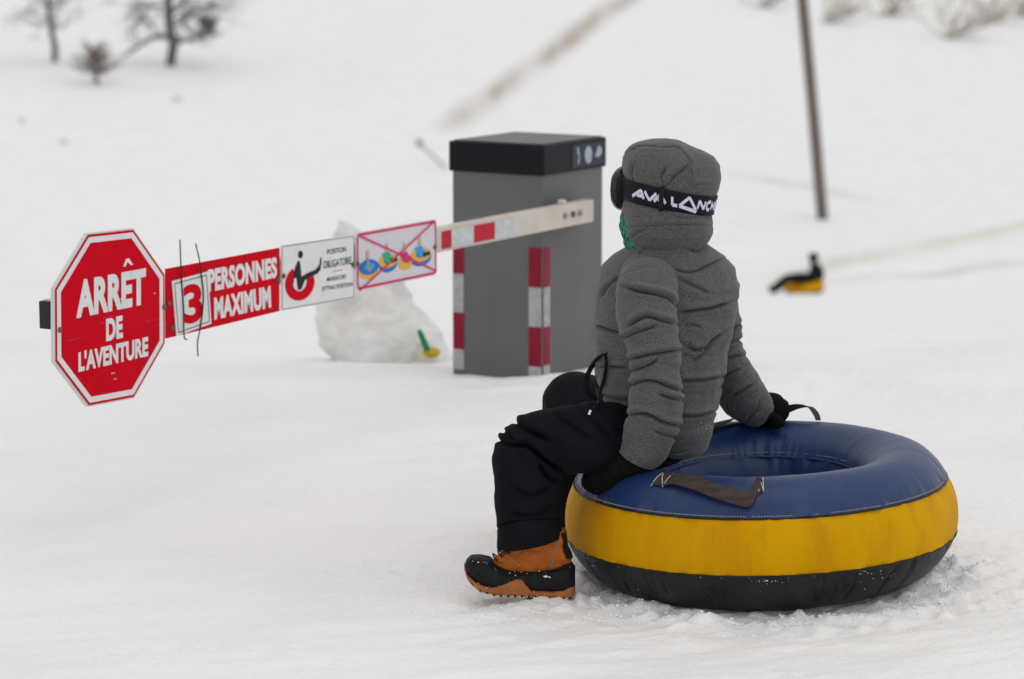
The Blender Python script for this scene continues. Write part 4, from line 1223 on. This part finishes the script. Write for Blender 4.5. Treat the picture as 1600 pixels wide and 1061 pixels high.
# slider clip on the strap
clip_rows = []
for k in np.linspace(-1.22, 1.22, 14):
    clip_rows.append([hood_pt(R(-103 + d_), strap_y(R(-103)) + 15 * k, .0125 if abs(k) < 1.1 else .006) for d_ in (-2.6, -1, 1, 2.6)])
gridobj('strap_slider', np.array(clip_rows), MT['goggle'], goggles, closed=False, solid=.003)

# neck warmer over the chin
loft('neck_warmer', [(1032, 341, 7.19, 42, 42), (1028, 345, 7.19, 56, 54), (1027, 358, 7.19, 56, 54), (1034, 371, 7.19, 48, 46), (1042, 384, 7.19, 38, 40)], MT['warmer'], child, 90, 60, disp=lambda p, u, s: .005 * fbm(p * np.array([14, 14, 45]), 3, 2))
# pocket, zip pulls, drawcord
pk = [(945, 553), (936, 558), (925, 572), (917, 590), (916, 606), (923, 617), (934, 624)]
def torso_front(px, py, off):
    """a point on the jacket's near surface under a photo pixel"""
    c, hw, hd = (float(v) for v in tor(py))
    ct = np.clip((px - c) / hw, -.999, .999)
    return P(px, py, DT - hd * math.sqrt(1 - ct * ct) - off)
op = [(946, 553), (947, 570), (944, 590), (937, 612)]
wire('pocket_zip', [torso_front(x, y, .016) for x, y in op], .0045, MT['elastic'], jacket, sides=8, n=30)
ribbon('pocket_flap', [torso_front(x, y, .014) for x, y in pk], [(1, -.2, .3)] * len(pk), .016, MT['elastic'], jacket, .004, 40)
wire('drawcord', [torso_front(932, 606, .02), P(934, 632, 6.98), P(922, 643, 6.965)], .0022, MT['elastic'], jacket)
wire('cord_tip', [P(923, 641, 6.963), P(920, 648, 6.961)], .003, MT['snow_bits'], jacket, sides=8)
wire('trim', [P(1042, 710, 7.045), P(1058, 711, 7.04), P(1074, 707, 7.06)], .0018, MT['green_trim'], jacket)
# powder on the jacket's back hem
rng = random.Random(21); mb = MB()
for i in range(70):
    x, y = 1100 + rng.gauss(0, 7) + 4, 672 + rng.gauss(0, 14)
    c_, hw_, hd_ = (float(v) for v in tor(min(y, 695)))
    if abs(x - c_) > hw_ * .97: continue
    lump(mb, torso_front(x, min(y, 695), .012), rng.choice([.0007, .0009, .0013]), rng)
tag(mb.build('snow_bits', MT['snow_bits'], jacket, smooth=True), kind='stuff')

# ------------------------------------------------------------------ loose snow crumbs
rng = random.Random(31); mb = MB()
for i in range(700):
    if rng.random() < .75:
        a = R(rng.uniform(-170, 20)); rr = .44 + abs(rng.gauss(0, .07)) + (.02 if rng.random() < .5 else 0)
        x, y = TUBE_C[0] + rr * math.cos(a), 7.2 + rr * math.sin(a)
    else:
        x, y = rng.gauss(.08, .16), rng.gauss(6.88, .08)
    lump(mb, (x, y, gz(x, y, True) + .001), rng.choice([.0015, .002, .002, .003, .004, .006]), rng, .55)
crumbs = mb.build('snow_crumbs', MT['snow_bits'], None, smooth=True)
tag(crumbs, 'loose white snow crumbs kicked up round the tube and boot', kind='stuff')

# ------------------------------------------------------------------ dirty snow bank behind the signs
bk = P(600, 585, 11.0)
Db = 11.0
rows = []
out = [(344, 530, 8), (356, 538, 20), (385, 548, 36), (420, 560, 56), (460, 566, 74), (500, 578, 82), (540, 598, 84), (575, 625, 82), (625, 636, 84)]
outf = smooth_tab(out, 2)
for y in np.linspace(344, 625, 90):
    cx_, hw_ = (float(v) for v in outf(y))
    p = P(cx_, y, Db)
    rows.append([p + np.array([M(hw_, Db) * math.cos(t), M(hw_ * .8, Db) * math.sin(t), 0]) for t in np.linspace(0, 2 * np.pi, 120, endpoint=False)])
BP = np.array(rows)
cen = BP.mean(1, keepdims=True)
nr = BP - cen; nr /= np.linalg.norm(nr, axis=2)[..., None] + 1e-9
BP = BP + nr * (.045 * fbm(BP * 5, 3, 4) - .010 * crease(BP * 6, 9, .15))[..., None]
bank = gridobj('snow_bank', BP, MT['dirty_snow'], None, loc=(bk[0], Db, P(600, 625, Db)[2]))
tag(bank, 'lumpy grey dirty snow bank rising behind the two white signs', 'snow bank')
# small green and yellow thing beside it
sp = P(676, 552, 10.85)
scoop = empty('plastic_scoop', tuple(P(672, 566, 10.85)), 'small green and yellow plastic thing in the snow beside the snow bank', 'scoop')
wire('handle', [P(655, 517, 10.72), P(661, 531, 10.74), P(669, 549, 10.78)], [.009, .012, .013], MT['plastic_green'], scoop, sides=10)
loft('scoop_blade', [(661, 547, 10.8, 3, 8), (666, 549, 10.8, 7, 18), (675, 551, 10.8, 8, 22), (683, 550, 10.8, 6, 18), (688, 549, 10.8, 2, 8)], MT['plastic_yellow'], scoop, 24, 20)

# ------------------------------------------------------------------ far slope: rider, pole, stake, trees
rp = hit(1258, 459)
rt = empty('snow_tube', tuple(rp), 'small yellow snow tube far down the slope under the dark rider', 'snow tube')
ty = R(7)
kk = .98 * (65 / (FPX / rp[1])) / 1.0
gridobj('base', tube_place(revolve(_sp(PROF_BASE, 10), 48), rp, ty, R(-3), kk), MT['black_rubber'], rt, caps=(False, False))
gridobj('side_band', tube_place(revolve(_sp(PROF_BAND, 8), 48), rp, ty, R(-3), kk), MT['yellow_vinyl'], rt, caps=(False, False))
gridobj('top_cover', tube_place(revolve(_sp(PROF_TOP + PROF_IN[1:], 16), 48), rp, ty, R(-3), kk), MT['yellow_vinyl'], rt, caps=(False, False))
DR = rp[1]
rider = empty('person', tuple(rp + np.array([.2, 0, .3])), 'far rider in dark clothes sitting upright on the small yellow tube', 'person')
RJ = [(P(1274, 435, DR), .14), (P(1275, 426, DR), .14), (P(1274, 418, DR), .12), (P(1273, 410, DR), .06), (P(1272, 404, DR), .09), (P(1272, 399, DR), .08),
      (P(1255, 434, DR - .35), .14), (P(1228, 435, DR - .42), .11), (P(1208, 452, DR - .42), .09), (P(1200, 449, DR - .42), .08),
      (P(1255, 438, DR + .2), .12), (P(1228, 441, DR + .2), .09), (P(1208, 456, DR + .2), .07), (P(1202, 453, DR + .2), .06),
      (P(1272, 419, DR - .3), .08), (P(1266, 433, DR - .36), .06), (P(1272, 419, DR + .3), .08), (P(1266, 433, DR + .36), .06)]
skin_body('body', RJ, [(0, 1), (1, 2), (2, 3), (3, 4), (4, 5), (0, 6), (6, 7), (7, 8), (8, 9), (0, 10), (10, 11), (11, 12), (12, 13), (2, 14), (14, 15), (2, 16), (16, 17)], MT['dark_clothes'], rider)
loft('jacket', [(1275, 440, DR, 5, 5), (1275, 437, DR, 10, 12), (1276, 429, DR, 11.5, 13), (1275, 420, DR, 10.5, 14), (1274, 414.5, DR, 7, 10), (1273, 411.5, DR, 3, 4)], MT['dark_clothes'], rider, 24, 24)
loft('helmet', [(1272, 410, DR, 2, 2), (1271, 407.5, DR, 6, 6), (1271, 402, DR, 8, 8), (1272, 397, DR, 7, 7), (1272, 394.5, DR, 2, 2)], MT['cap'], rider, 20, 20)

pb = hit(1287, 343)
ptop = P(1248, -60, pb[1])
pole = empty('utility_pole', tuple(pb), 'leaning weathered wooden pole on the far slope', 'pole')
wire('shaft', [pb - np.array([-.02, 0, .5]), (pb + ptop) / 2, ptop, ptop + (ptop - pb) * .35], [M(9.0, pb[1]), M(8.6, pb[1]), M(8.2, pb[1]), M(7.8, pb[1])], MT['pole'], pole, sides=14)
mb = MB(); e_ = ptop + (ptop - pb) * .28
mb.box(e_ + np.array([-.9, -.32, -.06]), np.array([1.8, 0, 0]), np.array([0, .12, 0]), np.array([0, 0, .12]))
mb.build('crossarm', MT['pole'], pole)

sk0 = hit(697, 263)
stake = empty('slope_stake', tuple(sk0), 'thin pale stake leaning on the snow beyond the cabinet', 'stake')
stt = P(655, 224, sk0[1])
wire('rod', [sk0, (sk0 + stt) / 2, stt], M(2.2, sk0[1]), MT['tape_grey'], stake, sides=8)
wire('knob', [stt - np.array([0, 0, .08]), stt + np.array([0, 0, .1])], M(5, sk0[1]), MT['pole'], stake, sides=8)

def branch_mesh(segs, sides=5):
    V, Fc = [], []
    for pts, r0, r1 in segs:
        pts = np.array(pts)
        T = np.gradient(pts, axis=0); T /= np.linalg.norm(T, axis=1)[:, None] + 1e-9
        A = np.cross(T, np.array([.3, .8, .5])); A /= np.linalg.norm(A, axis=1)[:, None] + 1e-9
        Bb = np.cross(T, A)
        rr = np.linspace(r0, r1, len(pts))
        b = len(V)
        for i in range(len(pts)):
            for k in range(sides):
                a = 2 * math.pi * k / sides
                V.append(pts[i] + rr[i] * (math.cos(a) * A[i] + math.sin(a) * Bb[i]))
        for i in range(len(pts) - 1):
            for k in range(sides):
                k2 = (k + 1) % sides
                Fc.append((b + i * sides + k, b + i * sides + k2, b + (i + 1) * sides + k2, b + (i + 1) * sides + k))
    return V, Fc
def grow(segs, p, d, ln, r, depth, rng, spread, droop, n_child):
    pts = [p]
    d = d / np.linalg.norm(d)
    for i in range(4):
        d = d + np.array([rng.gauss(0, .12), rng.gauss(0, .12), rng.gauss(0, .08) - droop])
        d /= np.linalg.norm(d)
        pts.append(pts[-1] + d * ln / 4)
    segs.append((pts, r, r * .45))
    if depth <= 0: return
    for k in range(n_child):
        i = rng.choice([1, 2, 3, 4])
        dd = d + np.array([rng.gauss(0, spread), rng.gauss(0, spread), rng.gauss(.1, spread * .6)])
        grow(segs, pts[i], dd, ln * rng.uniform(.45, .75), r * .5, depth - 1, rng, spread, droop, n_child)
def tree(name, px, py, h_px, label, cat, seed, lean=0, mat_=MT['bark'], trunk_r=5, limbs=9, spread=.7, droop=.02, low=.3, limb_len=.45, depth=2, group=None, n_child=4, thin=.34):
    rng = random.Random(seed)
    b = hit(px, py)
    s = b[1] / FPX
    root = empty(name, tuple(b), label, cat, group)
    h = h_px * s
    tp = [b + np.array([0, 0, -.2])]
    for k in range(1, 9):
        tp.append(b + np.array([lean * h * k / 8 + rng.gauss(0, .012 * h), rng.gauss(0, .012 * h), h * k / 8]))
    V, Fc = branch_mesh([(tp, trunk_r * s, trunk_r * s * .3)], 8)
    mk('trunk', V, Fc, mat_, root)
    segs = []
    for k in range(limbs):
        f = low + (1 - low) * (k + .5) / limbs
        i = f * 8; p = np.array(tp[int(min(i, 7))]) * (1 - (i % 1)) + np.array(tp[int(min(i, 7)) + 1]) * (i % 1)
        a = rng.uniform(0, 6.28)
        grow(segs, p, np.array([math.cos(a), math.sin(a) * .7, rng.uniform(.1, .9)]), h * limb_len * (1.15 - .6 * f), trunk_r * s * thin, depth, rng, spread, droop, n_child)
    V, Fc = branch_mesh(segs, 4)
    mk('crown', V, Fc, mat_, root)
    return root
tree('bare_tree', 85, 96, 175, 'slim bare tree at the far left of the upper slope', 'tree', 1, lean=-.06, trunk_r=5.5, limbs=18, low=.22, limb_len=.30, n_child=4, depth=3, thin=.3)
t2 = tree('bare_tree', 265, 102, 260, 'big dark bare tree with a low drooping limb on the upper slope', 'tree', 2, lean=-.02, trunk_r=8.5, limbs=24, low=.2, limb_len=.32, spread=.8, depth=3, n_child=4, thin=.26)
rng = random.Random(77); segs = []
s_ = hit(265, 102)[1] / FPX; Dt = hit(265, 102)[1]
segs.append(([P(262, 58, Dt), P(240, 58, Dt), P(222, 68, Dt), P(205, 80, Dt), P(190, 90, Dt)], 5 * s_, 1.5 * s_))
segs.append(([P(266, 70, Dt), P(290, 62, Dt), P(315, 57, Dt), P(338, 52, Dt)], 4 * s_, 1.5 * s_))
for (x, y) in ((300, 60), (318, 56), (335, 53), (285, 63)):
    for k in range(6):
        grow(segs, P(x, y, Dt), np.array([rng.gauss(0, .7), rng.gauss(0, .6), rng.uniform(-.1, 1)]), 34 * s_, 1.3 * s_, 1, rng, .7, .03, 4)
for (x, y) in ((215, 20), (212, 35), (222, 8)):
    for k in range(5):
        grow(segs, P(x, y, Dt), np.array([rng.gauss(0, .6), rng.gauss(0, .6), rng.uniform(-.8, .5)]), 34 * s_, 1.3 * s_, 1, rng, .7, .03, 4)
V, Fc = branch_mesh(segs, 5)
mk('low_limb', V, Fc, MT['bark'], t2)
def bush(name, px, py, w_px, h_px, label, seed, m, stems=26, cat='bush', group=None, r_px=1.4, depth=1, updir=1.0, n_child=5, side=0):
    rng = random.Random(seed)
    b = hit(px, py); s = b[1] / FPX
    root = empty(name, tuple(b), label, cat, group)
    segs = []
    for k in range(stems):
        d = np.array([rng.gauss(side, .55) * w_px / h_px, rng.gauss(0, .5), updir * rng.uniform(.5, 1)])
        grow(segs, b + np.array([rng.gauss(0, .06) * w_px * s, rng.gauss(0, .1), -.05]), d, h_px * s * rng.uniform(.5, .85), r_px * s, depth, rng, .55, -.02, n_child)
    half = max(1, len(segs) // 4)
    V, Fc = branch_mesh(segs[:half], 4); mk('stems', V, Fc, m, root)
    V, Fc = branch_mesh(segs[half:], 4); mk('twigs', V, Fc, m, root)
    return root
tree('bush', 151, 132, 52, 'round brown leafless bush between the two bare trees', 'bush', 4, lean=-.05, mat_=MT['brown_twigs'], trunk_r=4, limbs=30, low=.2, limb_len=.55, spread=.9, droop=0, depth=2, n_child=4, thin=.4)
bush('bush', 324, 48, 28, 36, 'small brown bush right of the big bare tree', 6, MT['brown_twigs'], 16, r_px=1.5)
# dry grass breaking through the snow along the top right
rng = random.Random(9)
LBL = ['pale dry brush left of the leaning pole at the top', 'pale dry brush just right of the leaning pole', 'long dry brush at the top, third from the pole',
       'low dry brush hanging lowest at the top right', 'wide dry brush near the top right corner', 'dry brush in the top right corner']
for i, (px, py, w, h) in enumerate(((1190, 12, 110, 60), (1292, 36, 100, 75), (1385, 26, 130, 75), (1482, 60, 120, 95), (1540, 36, 130, 80), (1590, 26, 120, 80))):
    bush('dry_brush', px, py, w, h, LBL[i], 40 + i, MT['dry_grass'], 15, 'brush', 'dry brush along the top right', 1.1, 1, 1.0, 6, .45)
for i, (px, py, l) in enumerate(((278, 157, 'dead twig tuft on the snow below the big bare tree'), (37, 192, 'dead twig tuft at the far left of the slope'), (99, 224, 'dead twig tuft lower right of the far left one'))):
    bush('twig_tuft', px, py, 16, 14, l, 60 + i, MT['brown_twigs'], 7, 'tuft', 'dead tufts on the far snow', .9, 0)
